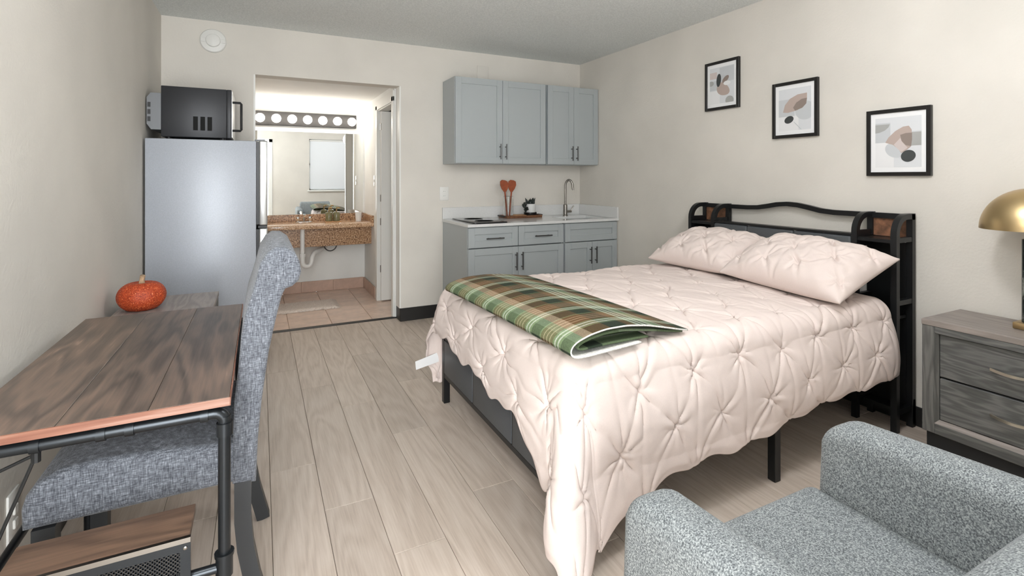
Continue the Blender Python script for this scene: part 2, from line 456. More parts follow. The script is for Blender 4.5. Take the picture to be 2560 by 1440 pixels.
# bathroom door with casing, open into the bathroom
d2 = root('door_2', (AX, 5.0, 0)); d2['label'] = 'white bathroom door standing open beside the vanity'
w = B(); w.box(AX - .014, AX, 4.555, 4.62, 0, 2.0, .003, 1); w.box(AX - .014, AX, 5.255, 5.32, 0, 2.0, .003, 1); w.box(AX - .014, AX, 4.555, 5.32, 1.955, 2.055, .003, 1)
w.build('casing', 'white', d2)
w = B(); w.box(AX, AX + .1, 4.60, 4.615, 0, 1.96); w.box(AX, AX + .1, 5.26, 5.275, 0, 1.96); w.box(AX, AX + .1, 4.60, 5.275, 1.945, 1.96)
w.build('frame', 'white', d2)
sl = B().box(AX + .02, AX + .70, 5.20, 5.235, .012, 1.94, .002, 1).build('slab', 'white', d2)
for z in (.3, .78, 1.02, 1.75): B().tube([(AX + .018, 5.212, z), (AX + .018, 5.212, z + .07)], .007, 8).build('hinge', 'steel', d2)
B().lathe([(.001, 0), (.022, -.005), (.026, -.02), (.02, -.038), (.001, -.045)], (AX + .155, 5.2, 1.0), 16, 'y').build('knob', 'pull', sl)
# entrance door behind the camera, leaf set open to let in the added daylight
d1 = root('door_1', (-0.2, YF, 0)); d1['label'] = 'white entrance door frame at the left in the mirror'
w = B(); w.box(.18, .25, YF, YF + .015, 0, 2.13, .003, 1); w.box(-.638, .25, YF, YF + .015, 2.06, 2.13, .003, 1); w.box(-.60, -.585, YF - T, YF, 0, 2.06); w.box(.165, .18, YF - T, YF, 0, 2.06)
w.build('casing', 'white', d1)
sl = B().box(-.632, -.592, YF + .02, YF + .78, .012, 2.04, .002, 1).build('slab', 'white', d1)
B().lathe([(.001, 0), (.026, .005), (.03, .02), (.022, .04), (.001, .046)], (-.592, YF + .70, 1.0), 16, 'x').build('knob', 'steel', sl)
# window with roller shade
w1 = root('window_1', (1.56, YF, 0.98)); w1['label'] = 'window with a lowered grey-white roller shade, seen in the mirror'
w = B(); w.box(1.02, 1.06, YF - .1, YF - .05, .98, 2.16); w.box(2.06, 2.1, YF - .1, YF - .05, .98, 2.16); w.box(1.02, 2.1, YF - .1, YF - .05, .98, 1.02); w.box(1.02, 2.1, YF - .1, YF - .05, 2.12, 2.16); w.box(1.02, 2.1, YF - .1, YF - .05, 1.56, 1.6)
w.build('window_frame', 'white', w1)
B().box(1.05, 2.07, YF - .078, YF - .072, 1.01, 2.13).build('pane', 'glass', w1)
B().box(.98, 2.14, YF - .1, YF + .04, .945, .98, .004, 1).build('window_sill', 'white', w1)
B().box(1.04, 2.08, YF - .03, YF - .027, 1.0, 2.12).build('roller_shade', 'shade', w1)
B().tube([(1.03, YF - .03, 2.13), (2.09, YF - .03, 2.13)], .02, 12).build('shade_roller', 'plastic', w1)

# two globe lights added out of frame to brighten the room
for CLX, CLY, lab in ((1.68, .92, 'added unseen white globe light between armchair and bed'), (-.28, .62, 'added unseen white globe light near the entrance door')):
    t = thing('added_ceiling_light', (CLX, CLY, ZC), lab, 'added fill light', 'added globe fill lights')
    B().lathe([(.07, 0), (.07, -.02), (.012, -.03), (.012, -.24), (.04, -.25), (.04, -.265)], (CLX, CLY, ZC), 24).build('canopy', 'white', t)
    B().sphere((CLX, CLY, ZC - .37), .12, u=32, v=20).build('globe', 'panel', t, 60)

# ------------------------------------------------------------------ kitchenette
def shaker(name, mat, parent, x0, x1, z0, z1, yf, rail=.055, th=.02):
    """shaker front facing -y: outer frame with a recessed centre panel"""
    b = B()
    b.box(x0, x0 + rail, yf, yf + th, z0, z1, .0012, 1); b.box(x1 - rail, x1, yf, yf + th, z0, z1, .0012, 1)
    b.box(x0 + rail, x1 - rail, yf, yf + th, z0, z0 + rail, .0012, 1); b.box(x0 + rail, x1 - rail, yf, yf + th, z1 - rail, z1, .0012, 1)
    o = b.build(name, mat, parent)
    B().box(x0 + rail - .002, x1 - rail + .002, yf + .009, yf + th - .002, z0 + rail - .002, z1 - rail + .002).build('panel', mat, o)
    return o
def pull(parent, x, yf, z0, z1, horiz=None):
    b = B()
    if horiz: 
        xa, xb = horiz; b.tube([(xa, yf - .03, z0), (xb, yf - .03, z0)], .0055, 10)
        for q in (xa + .025, xb - .025): b.tube([(q, yf - .03, z0), (q, yf + .001, z0)], .0045, 8)
    else:
        b.tube([(x, yf - .03, z0), (x, yf - .03, z1)], .0055, 10)
        for q in (z0 + .025, z1 - .025): b.tube([(x, yf - .03, q), (x, yf + .001, q)], .0045, 8)
    b.build('handle', 'pull', parent)
def carcass(b, x0, x1, y0, y1, z0, z1, mat, parent):
    b = B(); t = .016
    b.box(x0, x0 + t, y0, y1, z0, z1); b.box(x1 - t, x1, y0, y1, z0, z1); b.box(x0 + t, x1 - t, y0, y1, z0, z0 + t); b.box(x0 + t, x1 - t, y0, y1, z1 - t, z1)
    b.box(x0 + t, x1 - t, y1 - .008, y1, z0 + t, z1 - t)
    return b.build('body', mat, parent)
YU = 4.08
for x0, x1, xm, lab in ((1.493, 2.389, 1.942, 'wide grey two-door shaker wall cabinet nearer the doorway'), (2.406, 2.986, 2.70, 'narrow grey two-door shaker wall cabinet in the room corner')):
    t = thing('wall_cabinet', ((x0 + x1) / 2, YB, 1.385), lab, 'cabinet', 'wall cabinets over the counter')
    carcass(None, x0, x1, YU + .021, YB - .001, 1.385, 2.135, 'cab', t)
    B().box(x0 + .016, x1 - .016, YU + .0215, YU + .024, 1.40, 2.12).build('reveal', 'cabin', t)
    d = shaker('door', 'cab', t, x0 + .003, xm - .0015, 1.389, 2.131, YU); pull(d, xm - .03, YU, 1.425, 1.562)
    d = shaker('door', 'cab', t, xm + .0015, x1 - .003, 1.389, 2.131, YU); pull(d, xm + .026, YU, 1.425, 1.562)
YC = 3.785
for x0, x1, xm, sink, lab in ((1.493, 2.397, 1.947, False, 'wide grey base cabinet with two drawers over two doors'), (2.409, 2.985, 2.703, True, 'narrow grey sink base cabinet in the corner with one blank drawer front')):
    t = thing('base_cabinet', ((x0 + x1) / 2, YB, 0), lab, 'cabinet', 'base cabinets under the counter')
    carcass(None, x0, x1, YC + .021, YB - .001, 0.10, .863, 'cab', t)
    B().box(x0 + .016, x1 - .016, YC + .0215, YC + .024, .12, .846).build('reveal', 'cabin', t)
    B().box(x0 + .002, x1 - .002, YC + .08, YC + .10, 0.001, .10).build('toe_kick', 'cab', t)
    if sink:
        shaker('drawer_front', 'cab', t, x0 + .003, x1 - .003, .692, .855, YC)
    else:
        d = shaker('drawer', 'cab', t, x0 + .003, xm - .003, .693, .855, YC); pull(d, 0, YC, .766, 0, (1.644, 1.802))
        d = shaker('drawer', 'cab', t, xm + .003, x1 - .003, .693, .855, YC); pull(d, 0, YC, .766, 0, (2.095, 2.262))
    d = shaker('door', 'cab', t, x0 + .003, xm - .0015, .105, .684, YC); pull(d, xm - .027, YC, .49, .64)
    d = shaker('door', 'cab', t, xm + .0015, x1 - .003, .105, .684, YC); pull(d, xm + .03, YC, .49, .64)
# worktop with an undermount sink
t = thing('worktop', (2.24, 4.09, .865), 'white quartz worktop with backsplash along the back wall', 'worktop')
SX0, SX1, SY0, SY1 = 2.50, 2.90, 3.86, 4.17
b = B(); z0, z1 = .864, .886
b.box(1.485, SX0, 3.765, YB - .001, z0, z1); b.box(SX1, 2.988, 3.765, YB - .001, z0, z1); b.box(SX0, SX1, 3.765, SY0, z0, z1); b.box(SX0, SX1, SY1, YB - .001, z0, z1)
b.build('slab', 'quartz', t)
B().box(1.485, 2.968, YB - .021, YB - .001, .886, .99, .002, 1).build('backsplash', 'quartz', t)
B().box(2.968, 2.988, 3.765, YB - .001, .886, .99, .002, 1).build('side_splash', 'quartz', t)
t = thing('sink', (2.7, 4.0, .865), 'small stainless undermount sink below the tall faucet', 'sink')
b = B(); tt = .004
b.box(SX0 - .01, SX0, SY0, SY1, .70, .8635); b.box(SX1, SX1 + .01, SY0, SY1, .70, .8635); b.box(SX0 - .01, SX1 + .01, SY0 - .01, SY0, .70, .8635); b.box(SX0 - .01, SX1 + .01, SY1, SY1 + .01, .70, .8635); b.box(SX0, SX1, SY0, SY1, .70, .706)
b.build('basin', 'steel', t); B().lathe([(.04, 0), (.04, .004), (.025, .004), (.02, .001)], (2.7, 4.0, .706), 20).build('drain', 'chrome', t)
t = thing('kitchen_faucet', (2.70, 4.235, .886), 'tall gooseneck faucet with one side lever', 'faucet')
B().lathe([(.026, 0), (.026, .006), (.021, .012), (.021, .11), (.012, .115)], (2.70, 4.235, .886), 20).build('base', 'steel', t)
pts = [(2.70, 4.235, .99), (2.70, 4.235, 1.175)]
for i in range(1, 13):
    a = math.pi * i / 12; r = .037
    pts.append((2.70 + .7 * r * (1 - math.cos(a)), 4.235 - .7 * r * (1 - math.cos(a)), 1.175 + .065 * math.sin(a)))
pts.append((pts[-1][0] + .003, pts[-1][1] - .003, 1.14))
B().tube(pts, .0105, 12).build('spout', 'steel', t)
B().tube([(2.72, 4.235, .93), (2.765, 4.225, .93)], .012, 12).tube([(2.755, 4.227, .93), (2.79, 4.222, .985)], .006, 10).build('lever', 'steel', t)
t = thing('cooktop', (1.70, 4.06, .886), 'black glass two-burner cooktop lying on the worktop', 'cooktop')
B().box(1.556, 1.852, 3.80, 4.33, .8865, .897, .003, 2).build('glass_plate', 'glassblk', t)
for yy in (3.94, 4.18): B().lathe([(.085, 0), (.085, .0006), (.078, .0006), (.078, 0)], (1.70, yy, .897), 32).build('burner_ring', 'pull', t)
# tray set
t = thing('serving_tray', (2.22, 4.27, .886), 'dark wooden serving tray with black handles on the worktop', 'tray')
b = B(); b.box(2.03, 2.40, 4.17, 4.36, .8865, .897, .002, 1); b.box(2.03, 2.40, 4.17, 4.18, .897, .91); b.box(2.03, 2.40, 4.35, 4.36, .897, .91); b.box(2.03, 2.04, 4.18, 4.35, .897, .91); b.box(2.39, 2.40, 4.18, 4.35, .897, .91)
b.build('tray_body', 'traywood', t)
for sx, xx in ((-1, 2.03), (1, 2.40)): B().tube([(xx, 4.22, .904), (xx + sx * .03, 4.225, .907), (xx + sx * .03, 4.305, .907), (xx, 4.31, .904)], .006, 8).build('handle', 'black', t)
t = thing('utensil_jar', (2.06, 4.26, .8975), 'tall clear glass jar holding two wooden spatulas', 'jar')
B().lathe([(.001, 0), (.044, 0), (.046, .005), (.046, .19), (.044, .192), (.042, .19), (.042, .008), (.001, .008)], (2.085, 4.26, .8975), 28).build('glass_wall', 'glass', t)
for dx, tilt, lab in ((-.02, -.10, 'wooden spatula leaning left in the glass jar'), (.018, .10, 'wooden spatula leaning right in the glass jar')):
    t = thing('wooden_spatula', (2.085 + dx * .6, 4.26, .908), lab, 'spatula', 'spatulas in the jar')
    bx, bz = 2.085 + dx * .6, .908
    def sp(u, v): return (bx + u * 1.2 + v * tilt, bz + v)
    hd = [sp(-.008, .22), sp(-.026, .25), sp(-.036, .285), sp(-.034, .32), sp(-.018, .334), sp(.01, .33), sp(.03, .318), sp(.036, .285), sp(.026, .25), sp(.008, .22)]
    B().prism(hd, 'y', 4.256, 4.264, .002, 1).build('blade', 'spoon', t)
    B().tube([(sp(0, 0)[0], 4.26, bz), (sp(0, .23)[0], 4.26, bz + .23)], .0075, 10).build('shaft', 'spoon', t)
tag(B().box(2.12, 2.25, 4.20, 4.33, .8975, .912, .003, 1).build('wooden_coaster', 'boardwood'), 'small light wood board lying flat on the tray', 'board')
t = thing('potted_succulent', (2.31, 4.27, .8975), 'white cup with a dark trailing succulent on the tray', 'plant')
B().lathe([(.001, 0), (.055, 0), (.062, .012), (.062, .035), (.054, .035), (.05, .012), (.001, .01)], (2.325, 4.27, .8975), 24).build('saucer_bowl', 'black', t)
B().lathe([(.001, .012), (.042, .012), (.048, .02), (.052, .115), (.047, .115), (.044, .03), (.001, .025)], (2.325, 4.27, .8975), 24).build('cup', 'ceramic', t)
for i in range(30):
    a = rng.uniform(0, 6.283); rr = rng.uniform(.005, .045); h = rng.uniform(.03, .075)
    c = Vector((2.325 + rr * math.cos(a), 4.27 + rr * math.sin(a), 1.005))
    if i > 19:
        c = Vector((2.268 - rng.uniform(0, .02), 4.25 + rng.uniform(-.02, .02), .93 + .008 * (i - 19)))
    d = Vector((math.cos(a) * .5, math.sin(a) * .5, 1 if i <= 19 else .2)).normalized()
    sd = d.cross(Vector((math.sin(a), -math.cos(a), .3))).normalized()
    b = B(); w_ = .011
    b.tube([c, c + d * h * .5 + Vector((0, 0, .004)), c + d * h], [.006, w_, .001], 6)
    b.build('leaf', 'leaf', t)
# outlets, plates
def plate(x, y, z, wd, ht, axis, lab, cat='outlet', duplex=True, mt='plastic'):
    t = thing('wall_plate', (x, y, z), lab, cat)
    if axis == 'y':
        B().box(x - wd / 2, x + wd / 2, y - .007, y, z - ht / 2, z + ht / 2, .003, 2).build('cover', mt, t)
        if duplex:
            for dz in (-.02, .02):
                o = B().prism([(x + .015 * math.cos(q), z + dz + .014 * math.sin(q)) for q in [i * math.pi / 8 for i in range(16)]], 'y', y - .009, y - .006).build('socket', 'white', t)
                for dx in (-.006, .006): B().box(x + dx - .001, x + dx + .001, y - .0095, y - .0088, z + dz - .004, z + dz + .005).build('slot', 'cabin', o)
    else:
        sg = 1 if axis == 'x' else -1; xs_ = sorted((x, x + sg * .007))
        B().box(xs_[0], xs_[1], y - wd / 2, y + wd / 2, z - ht / 2, z + ht / 2, .003, 2).build('cover', 'plastic', t)
        xs_ = sorted((x + sg * .006, x + sg * .012))
        for dz in ((-.02, .02) if duplex else (0,)):
            B().box(xs_[0], xs_[1], y - .012, y + .012, z + dz - .013, z + dz + .013, .002, 1).build('socket' if duplex else 'rocker', 'white', t)
plate(1.505, YB, 1.117, .085, .122, 'y', 'white duplex wall outlet beside the counter')
plate(1.89, YB, 2.24, .12, .16, 'y', 'cream blank cover plate above the wall cabinets', 'cover plate', False, 'wall')
plate(XL, 1.945, .285, .075, .15, 'x', 'white duplex outlet low on the wall under the desk')
plate(AX, 5.42, 1.23, .075, .115, '-x', 'white light switch on the alcove wall beside the mirror', 'switch', False)
t = thing('smoke_alarm', (-.314, YB, 2.29), 'round white alarm on the wall above the microwave', 'alarm')
B().lathe([(.001, 0), (.088, 0), (.088, -.012), (.082, -.02), (.05, -.024)], (-.314, YB, 2.29), 40, 'y').build('base', 'plastic', t)
B().lathe([(.05, -.022), (.046, -.034), (.032, -.04), (.001, -.042)], (-.314, YB, 2.29), 32, 'y').build('dome', 'white', t)
B().box(-.395, -.365, YB - .026, YB - .018, 2.275, 2.305, .002, 1).build('strobe', 'plastic', t)
B().box(-.263, -.233, YB - .026, YB - .018, 2.275, 2.305, .002, 1).build('strobe', 'plastic', t)

# ------------------------------------------------------------------ fridge and microwave
t = thing('refrigerator', (-.33, 4.05, 0), 'grey two-door top-freezer refrigerator beside the doorway', 'refrigerator')
B().box(-.628, -.022, 3.75, 4.385, .03, 1.505, .006, 2).build('body', 'fridge', t)
for z0, z1, nm in ((.05, .925, 'fridge_door'), (.945, 1.508, 'freezer_door')):
    d = B().box(-.004, .046, 3.75, 4.385, z0, z1, .008, 3).build(nm, 'fdoor', t)
    B().box(-.021, -.003, 3.757, 4.378, z0 + .006, z1 - .006).build('gasket', 'black', d)
B().box(-.01, .044, 3.755, 4.38, .927, .943).build('handle_recess', 'black', t)
B().box(-.03, .03, 3.76, 3.80, 1.506, 1.516, .002, 1).build('hinge_cover', 'mwgrey', t)
b = B()
for xx in (-.58, -.07):
    for yy in (3.80, 4.33): b.lathe([(.018, 0.001), (.018, .03)], (xx, yy, 0), 12)
b.build('feet', 'black', t)
t = thing('microwave', (-.36, 4.05, 1.505), 'black microwave with grey rear standing on the refrigerator', 'microwave')
MY0, MY1 = 3.82, 4.30
B().box(-.556, -.196, MY0, MY1, 1.522, 1.842, .004, 2).build('case', 'mwave', t)
B().prism([(-.556, 1.565), (-.61, 1.565), (-.632, 1.60), (-.632, 1.765), (-.612, 1.795), (-.556, 1.795)], 'y', 3.835, 4.18).build('rear_housing', 'mwgrey', t)
for z in (1.615, 1.66, 1.705): B().box(-.6275, -.612, 3.832, 3.836, z, z + .03).build('vent', 'black', t)
for xx in (-.386, -.346, -.307): B().box(xx + .002, xx + .028, MY0 - .0012, MY0 + .002, 1.567, 1.656, .001, 1).build('vent', 'dark', t)
B().box(-.196, -.168, MY0, MY1, 1.522, 1.842, .004, 2).build('door', 'mwave', t)
B().box(-.168, -.163, MY0 + .004, MY1 - .004, 1.526, 1.838, .002, 1).build('door_glass', 'fdoor', t)
B().tube([(-.165, 3.87, 1.765), (-.118, 3.87, 1.765), (-.112, 3.87, 1.757), (-.112, 3.87, 1.585), (-.118, 3.87, 1.577), (-.165, 3.87, 1.577)], .008, 10).build('handle', 'black', t)
for xx in (-.52, -.22):
    for yy in (3.86, 4.26): B().lathe([(.014, 0), (.017, .017)], (xx, yy, 1.5065), 12).build('foot', 'black', t)

# ------------------------------------------------------------------ vanity alcove
t = thing('vanity_counter', (.35, 5.7, .74), 'brown speckled granite vanity counter in the alcove', 'vanity')
B().box(-.60, AX - .001, 5.46, AY - .001, .745, .785, .004, 2).build('slab', 'granitetop', t)
B().box(-.60, AX - .022, AY - .022, AY - .001, .785, .86, .002, 1).build('backsplash', 'granite', t)
B().box(AX - .022, AX - .001, 5.46, AY - .001, .785, .86, .002, 1).build('side_splash', 'granite', t)
B().box(.13, AX - .001, 5.60, 5.625, .548, .745, .002, 1).build('apron', 'granite', t)
t = thing('basin_faucet', (.42, 5.80, .785), 'small chrome faucet on the granite vanity', 'faucet')
B().box(.34, .50, 5.785, 5.835, .7855, .797, .005, 2).build('base', 'chrome', t)
B().tube([(.42, 5.81, .795), (.42, 5.81, .85), (.42, 5.79, .868), (.42, 5.74, .872), (.42, 5.70, .858)], .011, 10).build('spout', 'chrome', t)
for xx in (.36, .48): B().lathe([(.012, 0), (.014, .03), (.018, .035), (.018, .05), (.001, .053)], (xx, 5.81, .795), 14).build('tap', 'chrome', t)
t = thing('drain_pipe', (.42, 5.6, .45), 'white plastic P-trap drain pipe under the vanity', 'pipe')
B().tube([(.387, 5.56, .744), (.387, 5.56, .47)], .022, 14).build('tailpiece', 'pvc', t)
B().lathe([(.03, 0), (.03, .035)], (.387, 5.56, .455), 16).build('slip_nut', 'pvc', t)
pts = [(.387, 5.56, .47), (.387, 5.56, .40)]
for i in range(1, 9):
    a = math.pi * i / 8; pts.append((.387 + .045 * (1 - math.cos(a)), 5.56 + .01 * (1 - math.cos(a)), .40 - .045 * math.sin(a)))
pts += [(.48, 5.59, .44), (.50, 5.62, .475), (.54, 5.68, .49), (.60, 5.80, .495), (.63, 5.90, .495), (.66, AY - .002, .495)]
B().tube(pts, .024, 14).build('trap', 'pvc', t)
pts = [(.60, 5.72, .56)] + [(.68 + .065 * math.cos(a), 5.75, .545 + .07 * math.sin(a)) for a in [math.pi + math.pi * i / 10 for i in range(11)]] + [(.745, 5.75, .62)]
tag(B().tube(pts[1:], .006, 8).build('supply_hose', 'pull'), 'dark looped supply hose under the vanity', 'hose')
t = thing('vanity_mirror', (.25, AY, 1.31), 'large frameless mirror above the granite vanity', 'mirror')
B().box(-.60, AX - .022, AY - .008, AY - .001, .862, 1.765).build('glass', 'mirror', t)
t = thing('vanity_light', (.38, AY, 1.9), 'chrome light bar with round globe bulbs above the mirror', 'light bar')
B().box(-.42, .985, AY - .045, AY - .001, 1.826, 1.972, .004, 2).build('bar', 'lightbar', t)
for i in range(-2, 7):
    xx = .001 + .154 * i
    s_ = B().lathe([(.022, 0), (.022, -.03), (.016, -.035)], (xx, AY - .045, 1.892), 16, 'y').build('socket', 'ceramic', t)
    B().sphere((xx, AY - .115, 1.890), .046, u=20, v=12).build('bulb', 'bulb', t, 60)
t = thing('soap_set', (.70, 5.75, .785), 'olive glass soap dispensers with gold pumps on a tray', 'soap dispensers')
B().box(.625, .785, 5.70, 5.80, .7855, .795, .002, 1).build('tray', 'boardwood', t)
for xx in (.665, .742):
    o = B().lathe([(.001, 0), (.034, 0), (.036, .005), (.036, .085), (.03, .095), (.012, .1)], (xx, 5.75, .7955), 20).build('bottle', 'greenglass', t)
    B().tube([(xx, 5.75, .893), (xx, 5.75, .935), (xx + .004, 5.745, .94), (xx + .03, 5.73, .936)], .007, 8).build('pump', 'brass', o)
t = thing('tumbler', (.975, 5.76, .7855), 'frosted tumbler in the corner of the vanity', 'cup')
B().lathe([(.001, 0), (.03, 0), (.036, .1), (.033, .1), (.028, .006), (.001, .006)], (.975, 5.76, .7855), 22).build('cup', 'ceramic', t)
b = B(); n1, n2 = 60, 36
vs = [[None] * (n2 + 1) for _ in range(n1 + 1)]
for i in range(n1 + 1):
    for j in range(n2 + 1):
        u, v = i / n1, j / n2
        e = min(u, 1 - u, v, 1 - v); jit = .012 * rng.normal() if e < 1e-6 else 0
        vs[i][j] = b.bm.verts.new((.10 + .60 * u + jit, 5.13 + .37 * v + jit, .002 + .02 * min(1, e * 14) * (0.8 + .25 * rng.random())))
for i in range(n1):
    for j in range(n2): b.bm.faces.new((vs[i][j], vs[i + 1][j], vs[i + 1][j + 1], vs[i][j + 1]))
tag(b.build('bath_mat', 'rug', None, 0), 'shaggy cream bath mat on the tile floor', 'bath mat')

# ------------------------------------------------------------------ pictures
def picture(yc, zc, lab, shapes):
    t = thing('framed_print', (XR, yc, zc), lab, 'picture', 'three framed abstract prints')
    W, H, f = .297, .352, .02; x1, x0 = XR - .001, XR - .022
    b = B(); b.box(x0, x1, yc - W / 2, yc - W / 2 + f, zc - H / 2, zc + H / 2, .001, 1); b.box(x0, x1, yc + W / 2 - f, yc + W / 2, zc - H / 2, zc + H / 2, .001, 1)
    b.box(x0, x1, yc - W / 2 + f, yc + W / 2 - f, zc - H / 2, zc - H / 2 + f, .001, 1); b.box(x0, x1, yc - W / 2 + f, yc + W / 2 - f, zc + H / 2 - f, zc + H / 2, .001, 1)
    b.build('frame', 'framebk', t)
    B().box(x0 + .008, x1, yc - W / 2 + f, yc + W / 2 - f, zc - H / 2 + f, zc + H / 2 - f).build('mount', 'mat', t)
    pw, ph = W - 2 * f - .045, H - 2 * f - .05
    p = B().box(x0 + .0072, x0 + .0081, yc - pw / 2, yc + pw / 2, zc - ph / 2, zc + ph / 2).build('print', 'paper', t)
    # shapes given as (u right, v down) in 0..1 of the sheet as seen; +u is -y
    for k, (mt, poly) in enumerate(shapes):
        pts = [(yc + pw / 2 - u * pw, zc + ph / 2 - v * ph) for u, v in poly]
        B().prism(pts, 'x', x0 + .0071 - .0002 * (k + 1), x0 + .0074).build('printed_shape', mt, p, 0)
def blob(cx, cy, rx, ry, rot=0, p=1.0, n=28, sq=0.0):
    r = math.radians(rot); o = []
    for i in range(n):
        a = 2 * math.pi * i / n; k = 1 + sq * math.cos(3 * a)
        x_, y_ = rx * k * math.cos(a), ry * k * math.sin(a)
        o.append((min(1, max(0, cx + x_ * math.cos(r) - y_ * math.sin(r))), min(1, max(0, cy + x_ * math.sin(r) + y_ * math.cos(r)))))
    return o
R = lambda a, b_, c, d: [(a, b_), (c, b_), (c, d), (a, d)]
picture(2.584, 1.930, 'highest framed print with a narrow dark oval, nearest the room corner', [
    ('p_pale', R(.42, .02, 1, .42)), ('p_rose', R(0, .12, .3, .3)), ('p_pale', R(0, .36, .32, .62)), ('p_white', R(0, .64, .42, 1)), ('p_grey', blob(0.05, .42, .12, .07)),
    ('p_tan', blob(.55, .62, .27, .17, 20, sq=.06)), ('p_taupe', blob(.66, .36, .15, .07, -30)), ('p_white', blob(.72, .47, .14, .06, 0)), ('p_char', blob(.38, .36, .09, .18, 8)), ('p_grey', blob(.82, .95, .16, .12))])
picture(2.030, 1.688, 'middle framed print with a tan leaf shape and black oval', [
    ('p_white', R(0, .66, .62, 1)), ('p_pale', R(.0, .25, .5, .66)), ('p_pale', blob(.82, .55, .3, .22, 0)), ('p_tan', [(.14, .55), (.2, .38), (.36, .24), (.6, .16), (.88, .15), (.88, .3), (.78, .44), (.6, .53), (.3, .57)]),
    ('p_taupe', [(.46, .46), (.56, .35), (.72, .28), (.88, .27), (.86, .4), (.74, .49), (.52, .54)]), ('p_char', blob(.33, .74, .145, .085, -12)), ('p_pale', blob(.6, .9, .18, .01, 40))])
picture(1.462, 1.447, 'lowest and largest-looking framed print with a rose shape and black disc', [
    ('p_pale', R(.0, .1, .34, .5)), ('p_white', R(0, .5, .42, 1)), ('p_grey', [(0, .13), (.33, .13), (.3, .19), (.22, .25), (.1, .29), (0, .3)]), ('p_pale', R(.6, .3, 1, .58)), ('p_grey', R(.72, .32, 1, .58)),
    ('p_pale', blob(.42, .66, .2, .14, 20)), ('p_tan', [(.23, .5), (.3, .4), (.45, .28), (.62, .2), (.74, .19), (.8, .27), (.81, .45), (.78, .6), (.7, .66), (.58, .72), (.52, .64), (.4, .55)]), ('p_rose', [(.42, .55), (.56, .42), (.6, .5), (.72, .62), (.58, .7), (.5, .63)]),
    ('p_taupe', [(.56, .36), (.68, .33), (.81, .33), (.81, .46), (.79, .59), (.68, .57), (.59, .48)]), ('p_char', blob(.73, .78, .155, .115, -8))])

# ------------------------------------------------------------------ desk
t = thing('desk', (-.31, 1.84, 0), 'brown wood-plank desk with black iron pipe legs', 'desk')
for xa, xb in ((-.565, -.378), (-.378, -.22), (-.22, -.063)):
    B().box(xa + .0004, xb - .0004, 1.348, 2.325, .731, .75, .0012, 1).build('plank', 'desk', t)
B().box(-.565, -.063, 1.345, 1.348, .731, .7498).build('edge_band', 'deskedge', t)
B().box(-.0628, -.061, 1.345, 2.325, .731, .7498).build('edge_band', 'deskedge', t)
R_ = .0135
def leg(px, py, nm='leg'):
    B().tube([(px, py, .001), (px, py, .70)], R_, 14).build(nm, 'iron', t)
for px in (-.075, -.55):
    for py in (1.37, 2.30):
        leg(px, py)
        o = B().tube([(px, py, .325), (px, py, .375)], R_ + .005, 14).build('tee_joint', 'iron', t)
        B().lathe([(R_ + .0075, 0), (R_ + .0075, .008)], (px, py, .372), 14).build('collar', 'iron', o)
for py in (1.37, 2.30):
    pts = [(-.075, py, .672)] + [(-.075 - .022 + .022 * math.cos(a), py, .69 + .022 * math.sin(a) - .002) for a in [i * math.pi / 12 for i in range(7)]] + [(-.53, py, .71)]
    B().tube(pts, R_, 14).build('top_pipe', 'iron', t)
    B().tube([(-.0745, py, .655), (-.0745, py, .685)], R_ + .004, 14).build('elbow_joint', 'iron', t)
    for xx in (-.115, -.255, -.305, -.413): B().tube([(xx - .008, py, .71), (xx + .008, py, .71)], R_ + .0035, 14).build('pipe_collar', 'iron', t)
    B().tube([(-.075, py, .345), (-.55, py, .345)], R_ * .8, 12).build('lower_pipe', 'iron', t)
for px in (-.075, -.55): B().tube([(px, 1.37, .345), (px, 2.30, .345)], R_ * .8, 12).build('side_pipe', 'iron', t) if px < -.3 else None
# cross brace wires on the near end, hung from a clamp
cl = B().tube([(-.413, 1.37, .70), (-.413, 1.37, .675)], .008, 10).build('clamp', 'metal', t)
for a, b_ in (((-.413, 1.372, .69), (-.545, 1.372, .33)), ((-.413, 1.372, .69), (-.545, 1.372, .64))):
    B().tube([a, b_], .0035, 8).build('brace_wire', 'metal', t)
# low shelf with a mesh front
B().box(-.478, -.143, 1.352, 1.478, .432, .45, .001, 1).build('low_shelf', 'deskx', t)
fr = B(); z0, z1 = .24, .44
fr.box(-.478, -.458, 1.343, 1.352, z0, z1); fr.box(-.160, -.140, 1.343, 1.352, z0, z1); fr.box(-.458, -.160, 1.343, 1.352, z1 - .018, z1); fr.box(-.458, -.160, 1.343, 1.352, z0, z0 + .018)
fo = fr.build('mesh_frame', 'iron', t)
B().box(-.478, -.140, 1.3425, 1.352, .4405, .4515).build('shelf_edge', 'steel', fo)
for xx in (-.15, -.468):
    for zz in (.43, .25): B().lathe([(.004, 0), (.004, -.002), (.001, -.003)], (xx, 1.343, zz), 10, 'y').build('rivet', 'steel', fo)
ms = B(); X0, X1, Z0, Z1 = -.458, -.160, z0 + .018, z1 - .018; step = .0085
for sgn in (1, -1):
    c = -0.6
    while c < 0.6:
        # line z - Z0 = sgn*(x - X0) + c, clipped to the rectangle
        pts = []
        xa, xb = X0, X1
        za, zb = Z0 + sgn * (xa - X0) + c, Z0 + sgn * (xb - X0) + c
        if sgn > 0: xa, xb = max(X0, X0 - c), min(X1, X0 + (Z1 - Z0) - c)
        else: xa, xb = max(X0, X0 + c - (Z1 - Z0)), min(X1, X0 + c)
        if xb - xa > .004:
            ms.bar([(xa, 1.348, Z0 + sgn * (xa - X0) + c), (xb, 1.348, Z0 + sgn * (xb - X0) + c)], .0016, .0032, (0, 1, 0))
        c += step
mo = ms.build('wire_mesh', 'iron', fo, 0); mo['kind'] = 'stuff'
B().box(-.478, -.140, 1.353, 1.478, .24, .248).build('shelf_bottom', 'iron', t)

